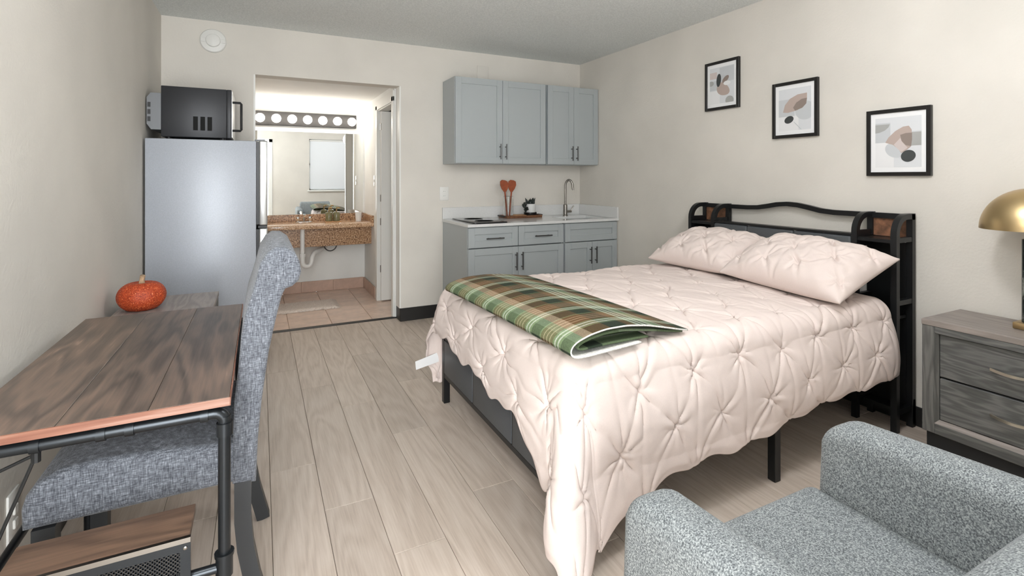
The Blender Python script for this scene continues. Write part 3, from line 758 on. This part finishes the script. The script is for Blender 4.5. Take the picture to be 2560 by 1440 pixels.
# ------------------------------------------------------------------ nightstands
def nightstand(name, x0, x1, y0, y1, sgn, lab):
    """front faces sgn*x ; x0 is the wall side, x1 the front"""
    t = thing(name, ((x0 + x1) / 2, (y0 + y1) / 2, 0), lab, 'nightstand', 'grey wood nightstands')
    def bx(a, b_, *r): return (min(a, b_), max(a, b_)) + r
    B().box(*bx(x0, x1 + sgn * .004, y0 - .002, y1 + .002, .615, .64), .002, 1).build('top', 'nstop', t)
    b = B(); b.box(*bx(x0, x1, y0, y0 + .02, .15, .615)); b.box(*bx(x0, x1, y1 - .02, y1, .15, .615)); b.box(*bx(x0, x1, y0 + .02, y1 - .02, .15, .17)); b.box(*bx(x0, x0 + sgn * .01, y0 + .02, y1 - .02, .17, .615))
    b.build('body', 'nsgrey', t)
    f = .045
    for ya, yb in ((y0, y0 + f), (y1 - f, y1)):
        B().box(*bx(x1 - sgn * .02, x1 + sgn * .002, ya, yb, .15, .615), .003, 1).build('stile', 'nsv', t)
    for za, zb in ((.15, .195), (.585, .615)):
        B().box(*bx(x1 - sgn * .02, x1 + sgn * .002, y0 + f, y1 - f, za, zb), .003, 1).build('rail', 'nsgrey', t)
    # sloped inner lip of the frame
    for ya, yb, in ((y0 + f, y0 + f + .012), (y1 - f, y1 - f - .012)):
        B().prism([(x1 + sgn * .002, ya), (x1 - sgn * .014, yb), (x1 - sgn * .02, yb), (x1 - sgn * .02, ya)], 'z', .195, .585).build('lip', 'nsv', t)
    B().prism([(x1 + sgn * .002, .195), (x1 - sgn * .014, .21), (x1 - sgn * .02, .21), (x1 - sgn * .02, .195)], 'y', y0 + f, y1 - f).build('lip', 'nstop', t)
    B().box(*bx(x1 - sgn * .05, x1 - sgn * .032, y0 + f, y1 - f, .195, .585)).build('cavity', 'dgap', t)
    for za, zb, zh in ((.213, .392, .306), (.400, .582, .49)):
        d = B().box(*bx(x1 - sgn * .031, x1 - sgn * .013, y0 + f + .014, y1 - f - .014, za, zb), .002, 1).build('drawer', 'nsgrey', t)
        yc = (y0 + y1) / 2; n = 12
        pts = [(x1 - sgn * .013 + sgn * (.004 + .028 * math.sin(math.pi * i / n)), yc - .075 + .15 * i / n, zh) for i in range(n + 1)]
        B().bar(pts, .011, .005, (0, 0, 1)).build('handle', 'nickel', d)
    b = B()
    b.box(*bx(x0 + sgn * .005, x1 - sgn * .012, y0 + .012, y1 - .012, .001, .149)); b.build('plinth', 'dgap', t)
    return t
nightstand('nightstand', 2.965, 2.624, .583, 1.193, -1, 'grey wood two-drawer nightstand under the brass lamp')
nightstand('nightstand', -.60, -.205, 2.585, 3.195, 1, 'grey wood nightstand between desk and refrigerator, under the pumpkin')

# pumpkin
t = thing('pumpkin', (-.50, 2.92, .64), 'small orange glittery pumpkin with a pale stem', 'pumpkin')
b = B(); n1, n2 = 64, 24; rows = []
for j in range(n2 + 1):
    ph = math.pi * j / n2; row = []
    for i in range(n1):
        a = 2 * math.pi * i / n1; k = 1 - .045 * abs(math.cos(4.5 * a)) ** 6
        r = math.sin(ph) ** .85 * .098 * (k if 0 < j < n2 else 1)
        z = .072 * math.cos(ph) - .014 * math.exp(-((ph) / .3) ** 2) + .008 * math.exp(-((math.pi - ph) / .35) ** 2)
        row.append(b.bm.verts.new((-.50 + r * math.cos(a), 2.92 + r * math.sin(a), .7035 + z)))
    rows.append(row)
for j in range(n2):
    for i in range(n1): b.bm.faces.new((rows[j][i], rows[j][(i + 1) % n1], rows[j + 1][(i + 1) % n1], rows[j + 1][i]))
bmesh.ops.remove_doubles(b.bm, verts=b.bm.verts, dist=1e-4)
b.build('body', 'pumpkin', t, 60)
B().tube([(-.50, 2.92, .758), (-.499, 2.919, .78), (-.495, 2.915, .80)], [.014, .010, .011], 8).build('stem', 'stem', t)

# ------------------------------------------------------------------ lamp
LX, LY = 2.82, .90
t = thing('table_lamp', (LX, LY, .64), 'brass dome table lamp with a black marble stem', 'lamp')
B().box(LX - .045, LX + .045, LY - .045, LY + .045, .6415, .668, .003, 2).build('base', 'brass', t)
B().lathe([(.03, 0), (.03, .34), (.014, .345), (.014, .42)], (LX, LY, .668), 24).build('stem', 'marble', t)
prof = [(.161 * math.cos(a), .17 * math.sin(a)) for a in [math.pi / 2 * i / 14 for i in range(15)]]
inner = [(max(.0005, r - .003), max(0, h - .003)) for r, h in prof][::-1]
b = B(); b.lathe(prof[:-1] + [(.0005, .17)] + [(.0005, .167)] + inner[1:] + [prof[0]], (LX, LY, 1.048), 48); b.build('shade', 'brass', t, 50)
B().sphere((LX, LY, 1.10), .028).build('lamp_bulb', emit('lamp_bulb_glow', (255, 240, 215), 60.0), t, 60)

# ------------------------------------------------------------------ bed
BY0, BY1, BXH, BXF = 1.38, 2.73, 2.80, .92
t = thing('bed', (1.9, 2.05, 0), 'black metal bed frame with a bookcase headboard and grey padded panels', 'bed')
bw = .028
def side_frame(y, outer):
    b = B(); xb = 2.972; r = .09; top = 1.066
    pts = [(BXH + bw / 2, y, .001), (BXH + bw / 2, y, top - r)] + [(BXH + bw / 2 + r - r * math.cos(a), y, top - r + r * math.sin(a)) for a in [i * math.pi / 16 for i in range(1, 9)]] + [(xb - .02, y, top)]
    b.bar(pts, bw, bw, (0, 1, 0)); b.box(xb - bw, xb, y - bw / 2, y + bw / 2, .001, top + bw / 2)
    for z in (.95, .64, .10): b.box(BXH + bw, xb - bw, y - bw / 2 + .002, y + bw / 2 - .002, z - .012, z + .012)
    o = b.build('headboard_upright', 'metal', t)
for y in (BY0 + bw / 2, BY0 + .20, BY1 - .22, BY1 - bw / 2): side_frame(y, False)
ry = [(BY1 + .0, 1.062), (2.5, 1.062), (2.35, 1.062), (2.27, 1.066), (2.20, 1.078), (2.13, 1.092), (2.06, 1.098), (1.99, 1.094), (1.92, 1.082), (1.85, 1.068), (1.77, 1.062), (1.6, 1.062), (BY0, 1.062)]
B().bar([(2.955, y, z) for y, z in ry], bw, bw, (1, 0, 0)).build('top_rail', 'metal', t)
for ya, yb in ((BY0 + bw, BY0 + .186), (BY1 - .206, BY1 - bw)):
    B().box(2.955, 2.968, ya, yb, .955, 1.05).build('cubby_back', 'rust', t)
    B().box(BXH + .005, 2.97, ya, yb, .935, .952).build('cubby_shelf', 'metal', t)
    B().box(BXH + .03, 2.968, ya, yb, .55, .565).build('cubby_shelf', 'metal', t)
    B().box(2.94, 2.95, ya, yb, .10, .93).build('cubby_panel', 'metal', t)
for y in (BY0 + .20, BY1 - .22, BY1 - bw / 2): B().box(BXH + bw, 2.944, y - .008, y + .008, .90, .985).build('side_plate', 'metal', t)
yy = [BY0 + .214, 1.62, 1.919, 2.234, BY1 - .234]
B().box(2.83, 2.85, yy[0], yy[-1], .50, .945).build('pad_backing', 'metal', t)
B().box(BXH - .002, 2.86, yy[0], yy[-1], .955, .967).build('pad_rail', 'metal', t)
for a, b_ in zip([yy[0], 1.919, 2.234], [1.919, 2.234, yy[-1]]):
    B().box(2.795, 2.83, a + .001, b_ - .001, .52, .953, .012, 3).build('headboard_pad', 'leather', t)
B().box(2.95, 2.972, BY0, BY1, .02, .14).build('rear_rail', 'metal', t)
B().box(2.86, 2.95, BY0 + .01, BY1 - .01, .08, .10).build('lower_tray', 'metal', t)
# side rails, foot end
for y in (BY0 + .02, BY1 - .02): B().box(BXF, BXH, y - .015, y + .015, .27, .345, .002, 1).build('side_rail', 'metal', t)
for y in (BY0 + .02, BY1 - .02): B().box(BXF - .001, BXF + .034, y - .0175, y + .0175, .001, .40, .002, 1).build('leg', 'metal', t)
for x_ in (1.92,):
    for y in (BY0 + .02, (BY0 + BY1) / 2, BY1 - .02): B().box(x_ - .018, x_ + .018, y - .018, y + .018, .001, .345, .002, 1).build('leg', 'metal', t)
B().box(BXF, BXF + .03, BY0 + .04, BY1 - .04, .145, .17, .002, 1).build('foot_rail', 'metal', t)
B().box(BXF, BXF + .03, BY0 + .04, BY1 - .04, .36, .385, .002, 1).build('foot_rail', 'metal', t)
ys_ = np.linspace(BY0 + .04, BY1 - .04, 4)
for i in range(3):
    B().box(BXF - .004, BXF + .02, ys_[i] + .004, ys_[i + 1] - .004, .172, .358, .006, 2).build('foot_pad', 'leather', t)
for i in range(1, 3): B().box(BXF, BXF + .024, ys_[i] - .004, ys_[i] + .004, .17, .36).build('foot_divider', 'metal', t)
for i in range(10): B().box(BXF + .12 + i * .19, BXF + .19 + i * .19, BY0 + .035, BY1 - .035, .345, .357, .001, 1).build('slat', 'metal', t)
tag(B().box(.97, 2.76, BY0 + .03, BY1 - .03, .358, .60, .045, 4).build('mattress', 'mattress'), 'white mattress on the black bed frame, under the comforter', 'mattress')

# ------------------------------------------------------------------ pintucked cloth
def tuck_field(S, Tt, dx=.25, dy=.18, seed=3, H=.016, crease=.012, s0=0., t0=0.):
    """puffy height over a staggered lattice of pinched knots with creases running knot to knot"""
    g = np.random.default_rng(seed)
    smin, smax, tmin, tmax = S.min(), S.max(), Tt.min(), Tt.max()
    pts = {}
    j0, j1 = int(math.floor((tmin - t0) / dy)) - 1, int(math.ceil((tmax - t0) / dy)) + 1
    i0, i1 = int(math.floor((smin - s0) / dx)) - 1, int(math.ceil((smax - s0) / dx)) + 1
    for j in range(j0, j1 + 1):
        for i in range(i0, i1 + 1):
            pts[(i, j)] = (s0 + (i + .5 * (j % 2)) * dx + g.normal() * .010, t0 + j * dy + g.normal() * .010)
    d1 = np.full(S.shape, 9.); h = np.zeros(S.shape)
    for (i, j), (a, b_) in pts.items():
        ds, dt = S - a, Tt - b_; d = np.hypot(ds, dt); d1 = np.minimum(d1, d)
        m = d < .16
        if not m.any(): continue
        th = np.arctan2(dt[m], ds[m]); dd = d[m]
        n = g.integers(5, 8); ph = g.uniform(0, 6.28)
        k_ = (1 - np.exp(-(dd / .010) ** 2))
        h[m] += .0085 * (.35 - np.abs(np.cos(.5 * n * th + ph)) ** 5) * np.exp(-dd / .042) * k_
        h[m] += .0022 * np.cos(2 * n * th + ph * 2) * np.exp(-dd / .05) * k_
        h[m] -= .007 * np.exp(-(dd / .011) ** 2)
        # creases to the two lower neighbours, and sometimes straight along the column
        sh = (j % 2)
        nb = [(i + sh - 1, j + 1, 1.0), (i + sh, j + 1, 1.0), (i, j + 2, .45)]
        for ii, jj, wgt in nb:
            if (ii, jj) not in pts: continue
            c = pts[(ii, jj)]; L = math.hypot(c[0] - a, c[1] - b_)
            ex, ey = (c[0] - a) / L, (c[1] - b_) / L
            bow = g.normal() * .012; amp = crease * wgt * g.uniform(.25, 1.15)
            w_ = (ds * ex + dt * ey) / L
            mm = (w_ > 0) & (w_ < 1) & (np.abs(-ds * ey + dt * ex) < .06)
            if not mm.any(): continue
            ww = w_[mm]; e = (-ds[mm] * ey + dt[mm] * ex) - bow * np.sin(np.pi * ww)
            prof = (1 - .8 * np.sin(np.pi * ww) ** 2) * np.minimum(1, np.minimum(ww, 1 - ww) * 12)
            wd = .0050 + .006 * np.sin(np.pi * ww)
            h[mm] -= amp * prof * np.exp(-(e / wd) ** 2)
            h[mm] += .45 * amp * prof * np.exp(-((np.abs(e) - 2.0 * wd) / (1.3 * wd)) ** 2)
    h += H * (1 - np.exp(-(d1 / .055) ** 1.4))
    return h - H * .5
def grid_mesh(name, P, uv=None):
    n, m = P.shape[:2]; me = bpy.data.meshes.new(name)
    idx = np.arange(n * m).reshape(n, m)
    q = np.stack([idx[:-1, :-1], idx[1:, :-1], idx[1:, 1:], idx[:-1, 1:]], -1).reshape(-1, 4)
    me.vertices.add(n * m); me.vertices.foreach_set('co', P.reshape(-1).astype(np.float32))
    me.loops.add(len(q) * 4); me.loops.foreach_set('vertex_index', q.reshape(-1).astype(np.int32))
    me.polygons.add(len(q)); me.polygons.foreach_set('loop_start', np.arange(0, len(q) * 4, 4, dtype=np.int32))
    me.update(calc_edges=True); me.validate()
    if uv is not None:
        l = me.uv_layers.new(name='UVMap'); l.data.foreach_set('uv', uv.reshape(-1, 2)[q.reshape(-1)].reshape(-1).astype(np.float32))
    return me
def normals(P):
    du = np.gradient(P, axis=0); dv = np.gradient(P, axis=1)
    n = np.cross(du, dv); n /= np.linalg.norm(n, axis=-1, keepdims=True) + 1e-9
    return n

# comforter: flat over the mattress, rolling over the edges and hanging down
EX, EY0, EY1, XH, ZT, RC = .98, 1.46, 2.65, 2.74, .655, .075
LF, LN, LB = .37, .50, .50
ns, nt = 420, 420
s_ = np.linspace(0, (XH - EX) + LF, ns); t_ = np.linspace(-LN, (EY1 - EY0) + LB, nt)
S, TT = np.meshgrid(s_, t_, indexing='ij')
Wd = EY1 - EY0; Ld = XH - EX
a = np.clip(S - Ld, 0, None); b_ = np.where(TT < 0, -TT, np.clip(TT - Wd, 0, None)); sgn = np.where(TT < 0, -1, 1)
tn = np.clip(TT / Wd, 0, 1); sn = np.clip(S / Ld, 0, 1)
a = a * (1.0 - .26 * tn + .30 * np.exp(-(np.clip(TT, -.05, None) / .13) ** 2)) * (1 + .05 * np.sin(TT * 17) + .03 * np.sin(TT * 41 + 1))
b_ = b_ * np.where(TT < 0, .75 + .28 * sn + .22 * np.clip((sn - .72) / .28, 0, 1) ** 2 * (1 - .6 * np.clip(a / LF, 0, 1)), .95 + .2 * sn) * (1 + .03 * np.sin(S * 7 + .7) + .02 * np.sin(S * 29))
r = np.hypot(a, b_); phi = np.arctan2(b_, a + 1e-9)
th = np.clip(r / RC, 0, math.pi / 2); ex = np.clip(r - RC * math.pi / 2, 0, None)
corner = np.clip(np.sin(2 * phi), 0, 1)
flare = .10 + .14 * corner
out = RC * np.sin(th) + ex * flare + .02 * np.sin(np.pi * np.clip(ex / .3, 0, 1)) * (1 - corner)
out += corner * .055 * np.cos(4 * (phi - math.pi / 4)) * np.clip(ex / .3, 0, 1)
down = RC * (1 - np.cos(th)) + ex * .985
dirx = np.where(r > 0, a / (r + 1e-9), 0); diry = np.where(r > 0, b_ / (r + 1e-9), 0)
PX = XH - np.clip(S, 0, Ld) - out * dirx
PY = EY0 + np.clip(TT, 0, Wd) + out * diry * sgn
crown = .012 * np.sin(np.pi * tn) * np.sin(np.pi * sn)
PZ = np.maximum(ZT + crown - down, .012)
# loft slump near the head end of the hanging sides
Pm = np.stack([PX, PY, PZ], -1)
N = normals(Pm); N *= np.where(N[ns // 2, nt // 2, 2] < 0, -1, 1)
S_abs = 2.74 - S                                     # so that knots fall where the photograph shows them
h = tuck_field(S_abs, TT, .25, .18, 5, .016, .017, s0=1.18, t0=-.155)
h += .006 * np.sin(S * 9 + 2 * np.sin(TT * 5)) * np.sin(TT * 8 + 1)
edge = np.minimum(np.minimum(S / .04, (s_[-1] - S) / .03), np.minimum((TT + LN) / .03, (t_[-1] - TT) / .03))
h *= np.clip(edge, 0.15, 1)
Pm = Pm + N * h[..., None]
Pm[..., 2] = np.maximum(Pm[..., 2], .008)
cen = Vector((1.75, 2.05, .4))
me = grid_mesh('comforter', Pm - np.array(cen)); me.materials.append(M['linen'])
for p in me.polygons: p.use_smooth = True
t = thing('comforter', (1.75, 2.05, .4), 'blush pink pintuck comforter spread over the bed', 'comforter')
o = link('cover', me, None, cen, t, 0)
md = o.modifiers.new('thick', 'SOLIDIFY'); md.thickness = .012; md.offset = -1
for p in me.polygons: p.use_smooth = True
B().prism([(.95, .262), (.785, .222), (.79, .175), (.95, .205)], 'y', 2.80, 2.802).build('care_tag', 'mat', t)

def pillow(name, lab, c, W, D, Th, rot, seed):
    """W along local x (bed width), D along local y (up the headboard)"""
    n = 110; u = np.linspace(-1, 1, n); U, V = np.meshgrid(u, u, indexing='ij')
    pinch = 1 - .07 * (1 - U ** 2) * np.abs(V) ** 3; pinch2 = 1 - .05 * (1 - V ** 2) * np.abs(U) ** 3
    X = U * W / 2 * pinch2; Y = V * D / 2 * pinch
    prof = np.clip((1 - np.abs(U) ** 2.6), 0, 1) ** .55 * np.clip((1 - np.abs(V) ** 2.6), 0, 1) ** .55
    hh = tuck_field(X, Y, .19, .13, seed, .022, .020) + .004 * np.sin(X * 31 + 3 * np.sin(Y * 17)) * np.sin(Y * 37 + seed)
    e = np.clip(prof * 2.2, 0, 1)
    Zu = Th * .62 * prof + hh * e + .004; Zl = -Th * .38 * prof - .004
    Pu = np.stack([X, Y, Zu], -1); Pl = np.stack([X, Y, Zl], -1)
    Rm = np.array(rot)
    bm = bmesh.new()
    for P_, flip in ((Pu, False), (Pl, True)):
        P_ = P_ @ Rm.T
        vs = [[bm.verts.new(P_[i, j]) for j in range(n)] for i in range(n)]
        for i in range(n - 1):
            for j in range(n - 1):
                q = (vs[i][j], vs[i + 1][j], vs[i + 1][j + 1], vs[i][j + 1]); bm.faces.new(q[::-1] if flip else q)
        if not flip: top = vs
        else: bot = vs
    def ring(v): return [v[i][0] for i in range(n)] + [v[n - 1][j] for j in range(1, n)] + [v[i][n - 1] for i in range(n - 2, -1, -1)] + [v[0][j] for j in range(n - 2, 0, -1)]
    A, C = ring(top), ring(bot)
    for i in range(len(A)): bm.faces.new((A[i], C[i], C[(i + 1) % len(A)], A[(i + 1) % len(A)]))
    bmesh.ops.recalc_face_normals(bm, faces=bm.faces)
    me = bpy.data.meshes.new(name); bm.to_mesh(me); bm.free(); me.materials.append(M['linen'])
    o = link(name, me, None, c, None, 0)
    for p in me.polygons: p.use_smooth = True
    return tag(o, lab, 'pillow', 'pintuck pillows')
def prot(tilt, yaw, roll=0):
    # local x -> -y world (bed width), local y -> +x up the headboard, tilted
    return (Matrix.Rotation(math.radians(yaw), 3, 'Z') @ Matrix.Rotation(math.radians(-90), 3, 'Z') @ Matrix.Rotation(math.radians(tilt), 3, 'X') @ Matrix.Rotation(math.radians(roll), 3, 'Y'))
def prot2(tilt, yaw, roll=0):
    base = Matrix(((0, 1, 0), (-1, 0, 0), (0, 0, 1)))      # x->-y, y->+x
    return Matrix.Rotation(math.radians(yaw), 3, 'Z') @ base @ Matrix.Rotation(math.radians(tilt), 3, 'X') @ Matrix.Rotation(math.radians(roll), 3, 'Y')
pillow('pillow', 'blush pintuck pillow at the far side, tucked behind the other pillow', (2.60, 2.355, .79), .66, .45, .18, prot2(20, 2), 21)
pillow('pillow', 'blush pintuck pillow nearest the nightstand, overlapping the far one', (2.555, 1.705, .795), .70, .46, .19, prot2(22, -4, 2), 33)

# ------------------------------------------------------------------ folded plaid throw
t = thing('throw_blanket', (1.15, 1.95, .66), 'green and brown plaid throw with cream sherpa lining folded on the bed', 'blanket')
C00, C10, C01, C11 = np.array([.875, 1.35]), np.array([1.455, 1.42]), np.array([.835, 2.44]), np.array([1.415, 2.64])
def throw_layer(name, path, nl, l0, l1, u0, sag, thick, seed):
    path = np.array(path); seg = np.r_[0, np.cumsum(np.hypot(*np.diff(path, axis=0).T))]
    g = np.random.default_rng(seed); L = np.linspace(l0, l1, nl)
    P = np.zeros((len(path), nl, 3)); UV = np.zeros((len(path), nl, 2))
    for i, (u, z) in enumerate(path):
        for j, l in enumerate(L):
            A = C00 * (1 - l) + C01 * l; Bq = C10 * (1 - l) + C11 * l
            q = A + (Bq - A) * (u / .585)
            wob = sag * (math.sin(l * 9 + u * 6) * .5 + math.sin(l * 4 + 1) * .5) * (z / .09)
            # droop at the foot edge, far end lies lower
            P[i, j] = (q[0], q[1], .672 + z * (1 - .12 * l) + wob + .006 * math.sin(3.1 * l))
            UV[i, j] = (u0 + seg[i], l * 1.12)
    return P, UV
def smooth_path(ctrl, n=70):
    c = np.array(ctrl); d = np.r_[0, np.cumsum(np.hypot(*np.diff(c, axis=0).T))]; q = np.linspace(0, d[-1], n)
    p = np.stack([np.interp(q, d, c[:, 0]), np.interp(q, d, c[:, 1])], -1)
    for _ in range(3):
        p[1:-1] = .25 * p[:-2] + .5 * p[1:-1] + .25 * p[2:]
    return p
outer = smooth_path([(.33, .006), (.10, .005), (.035, .007), (.006, .018), (.0, .032), (.008, .050), (.035, .064), (.09, .076), (.16, .082), (.26, .078), (.36, .064), (.46, .042), (.54, .023), (.585, .014)], 90)
inner_p = smooth_path([(.38, .014), (.3, .018), (.2, .022), (.12, .024), (.06, .024), (.035, .034), (.05, .048), (.1, .058), (.17, .063), (.25, .060), (.33, .049), (.42, .034), (.5, .019), (.57, .008)], 90)
for nm, path, l0, l1, u0 in (('top_layer', outer, 0., 1., -.33), ('inner_fold', inner_p, .012, .988, .1)):
    P_, UV = throw_layer(nm, path, 90, l0, l1, u0, .006, .01, 4)
    if nm == 'top_layer': UV[..., 0] = np.clip((UV[..., 0] + 0.06) / .68, 0, .999)
    else: UV[..., 0] = np.mod(UV[..., 0] * 1.2, 1.0) * .2
    c = np.array([1.15, 1.95, .70]); me = grid_mesh(nm, P_ - c, UV)
    me.materials.append(M['plaid']); me.materials.append(M['sherpa'])
    o = link(nm, me, None, c, t, 0)
    for p in me.polygons: p.use_smooth = True
    md = o.modifiers.new('thick', 'SOLIDIFY'); md.thickness = .006; md.offset = -1
    md.material_offset = 1 if nm == 'top_layer' else 0; md.material_offset_rim = md.material_offset
    md.use_rim = True

# ------------------------------------------------------------------ desk chair
CY0, CY1 = 1.60, 2.12
t = thing('desk_chair', (-.25, 1.86, 0), 'blue-grey tweed scroll-back dining chair pushed under the desk', 'chair')
prof = [(-.01, .40), (-.005, .52), (.005, .63), (.023, .764), (.041, .853), (.057, .920), (.066, .938), (.085, .944), (.102, .960), (.109, .985), (.105, 1.014), (.092, 1.042), (.067, 1.060), (.041, 1.062), (.019, 1.047), (.0, 1.016), (-.01, .972), (-.022, .928), (-.038, .874), (-.047, .819), (-.052, .753), (-.058, .687), (-.064, .633), (-.067, .534), (-.069, .407)]
B().prism(prof, 'y', CY0, CY1, .012, 3).build('backrest', 'tweed', t, 40)
# stitched gathers on the scroll end
for i in range(6):
    a = math.radians(20 + i * 42)
    B().tube([(.052 + .012 * math.cos(a), CY0 - .0005, 1.0 + .012 * math.sin(a)), (.052 + .042 * math.cos(a), CY0 + .0005, 1.0 + .046 * math.sin(a))], .0016, 6).build('gather', 'tweed', t)
sp_ = [(-.513, .409), (-.060, .409), (-.060, .520), (-.12, .527), (-.24, .541), (-.36, .549), (-.44, .543), (-.485, .520), (-.507, .49), (-.515, .46)]
B().prism(sp_, 'y', CY0 + .004, CY1 - .004, .018, 3).build('seat', 'tweed', t, 40)
b = B(); b.box(-.46, -.09, CY0 + .12, CY1 - .12, .39, .41); b.build('seat_frame', 'pad', t)
def cleg(y, pts, w_):
    B().bar([(p, y, z) for p, z in pts], .042, w_, (0, 1, 0)).build('leg', 'pad', t)
for y in (CY0 + .022, CY1 - .022):
    cleg(y, [(-.043, .41), (-.043, .30), (-.036, .22), (-.018, .12), (.012, .001)], .042)
    cleg(y, [(-.47, .41), (-.47, .001)], .045)

# ------------------------------------------------------------------ armchair (seen from behind its left shoulder, facing the bed)
t = thing('armchair', (1.07, .60, 0), 'light grey speckled upholstered armchair in the foreground', 'armchair')
def arm(x0, x1, inner):
    r = (x1 - x0) / 2; cx = (x0 + x1) / 2; zt = .615
    poly = [(x0 + .012, .14), (x0, .3), (x0, zt - r)] + [(cx - r * math.copysign(abs(math.cos(a)) ** .7, math.cos(a)), zt - r + r * math.sin(a) ** .7) for a in [i * math.pi / 14 for i in range(1, 14)]] + [(x1, zt - r), (x1, .3), (x1 - .012, .14)]
    b = B(); b.prism(poly, 'y', .20, .862, .035, 4)
    for v in b.bm.verts:                                     # arms climb a little and splay towards the back
        k = (.862 - v.co.y); v.co.z += .05 * k * max(0, (v.co.z - .3) / .3)
        if v.co.y > .6: v.co.y -= .05 * max(0, (v.co.z - .50) / .12) ** 2
    return b.build('arm', 'armc', t, 50)
arm(.675, .795, 1); arm(1.338, 1.462, -1)
b = B(); b.box(.788, 1.345, .30, .872, .30, .435, .03, 4)
for v in b.bm.verts:
    if v.co.z > .40: v.co.z += .012 * math.sin(math.pi * (v.co.x - .79) / .555)
b.build('seat_cushion', 'armc', t, 50)
B().box(.78, 1.352, .25, .855, .15, .305, .015, 3).build('seat_base', 'armc', t, 50)
bk = [(.47, .40), (.435, .52), (.395, .62), (.36, .69), (.335, .725), (.30, .745), (.25, .75), (.20, .735), (.18, .70), (.175, .55), (.18, .16), (.36, .16)]
B().prism(bk, 'x', .765, 1.370, .03, 4).build('backrest', 'armc', t, 50)
for x_, y_ in ((.74, .80), (1.40, .80), (.74, .28), (1.40, .28)):
    B().tube([(x_, y_, .001), (x_, y_, .155)], [.014, .02], 12).build('leg', 'pad', t)
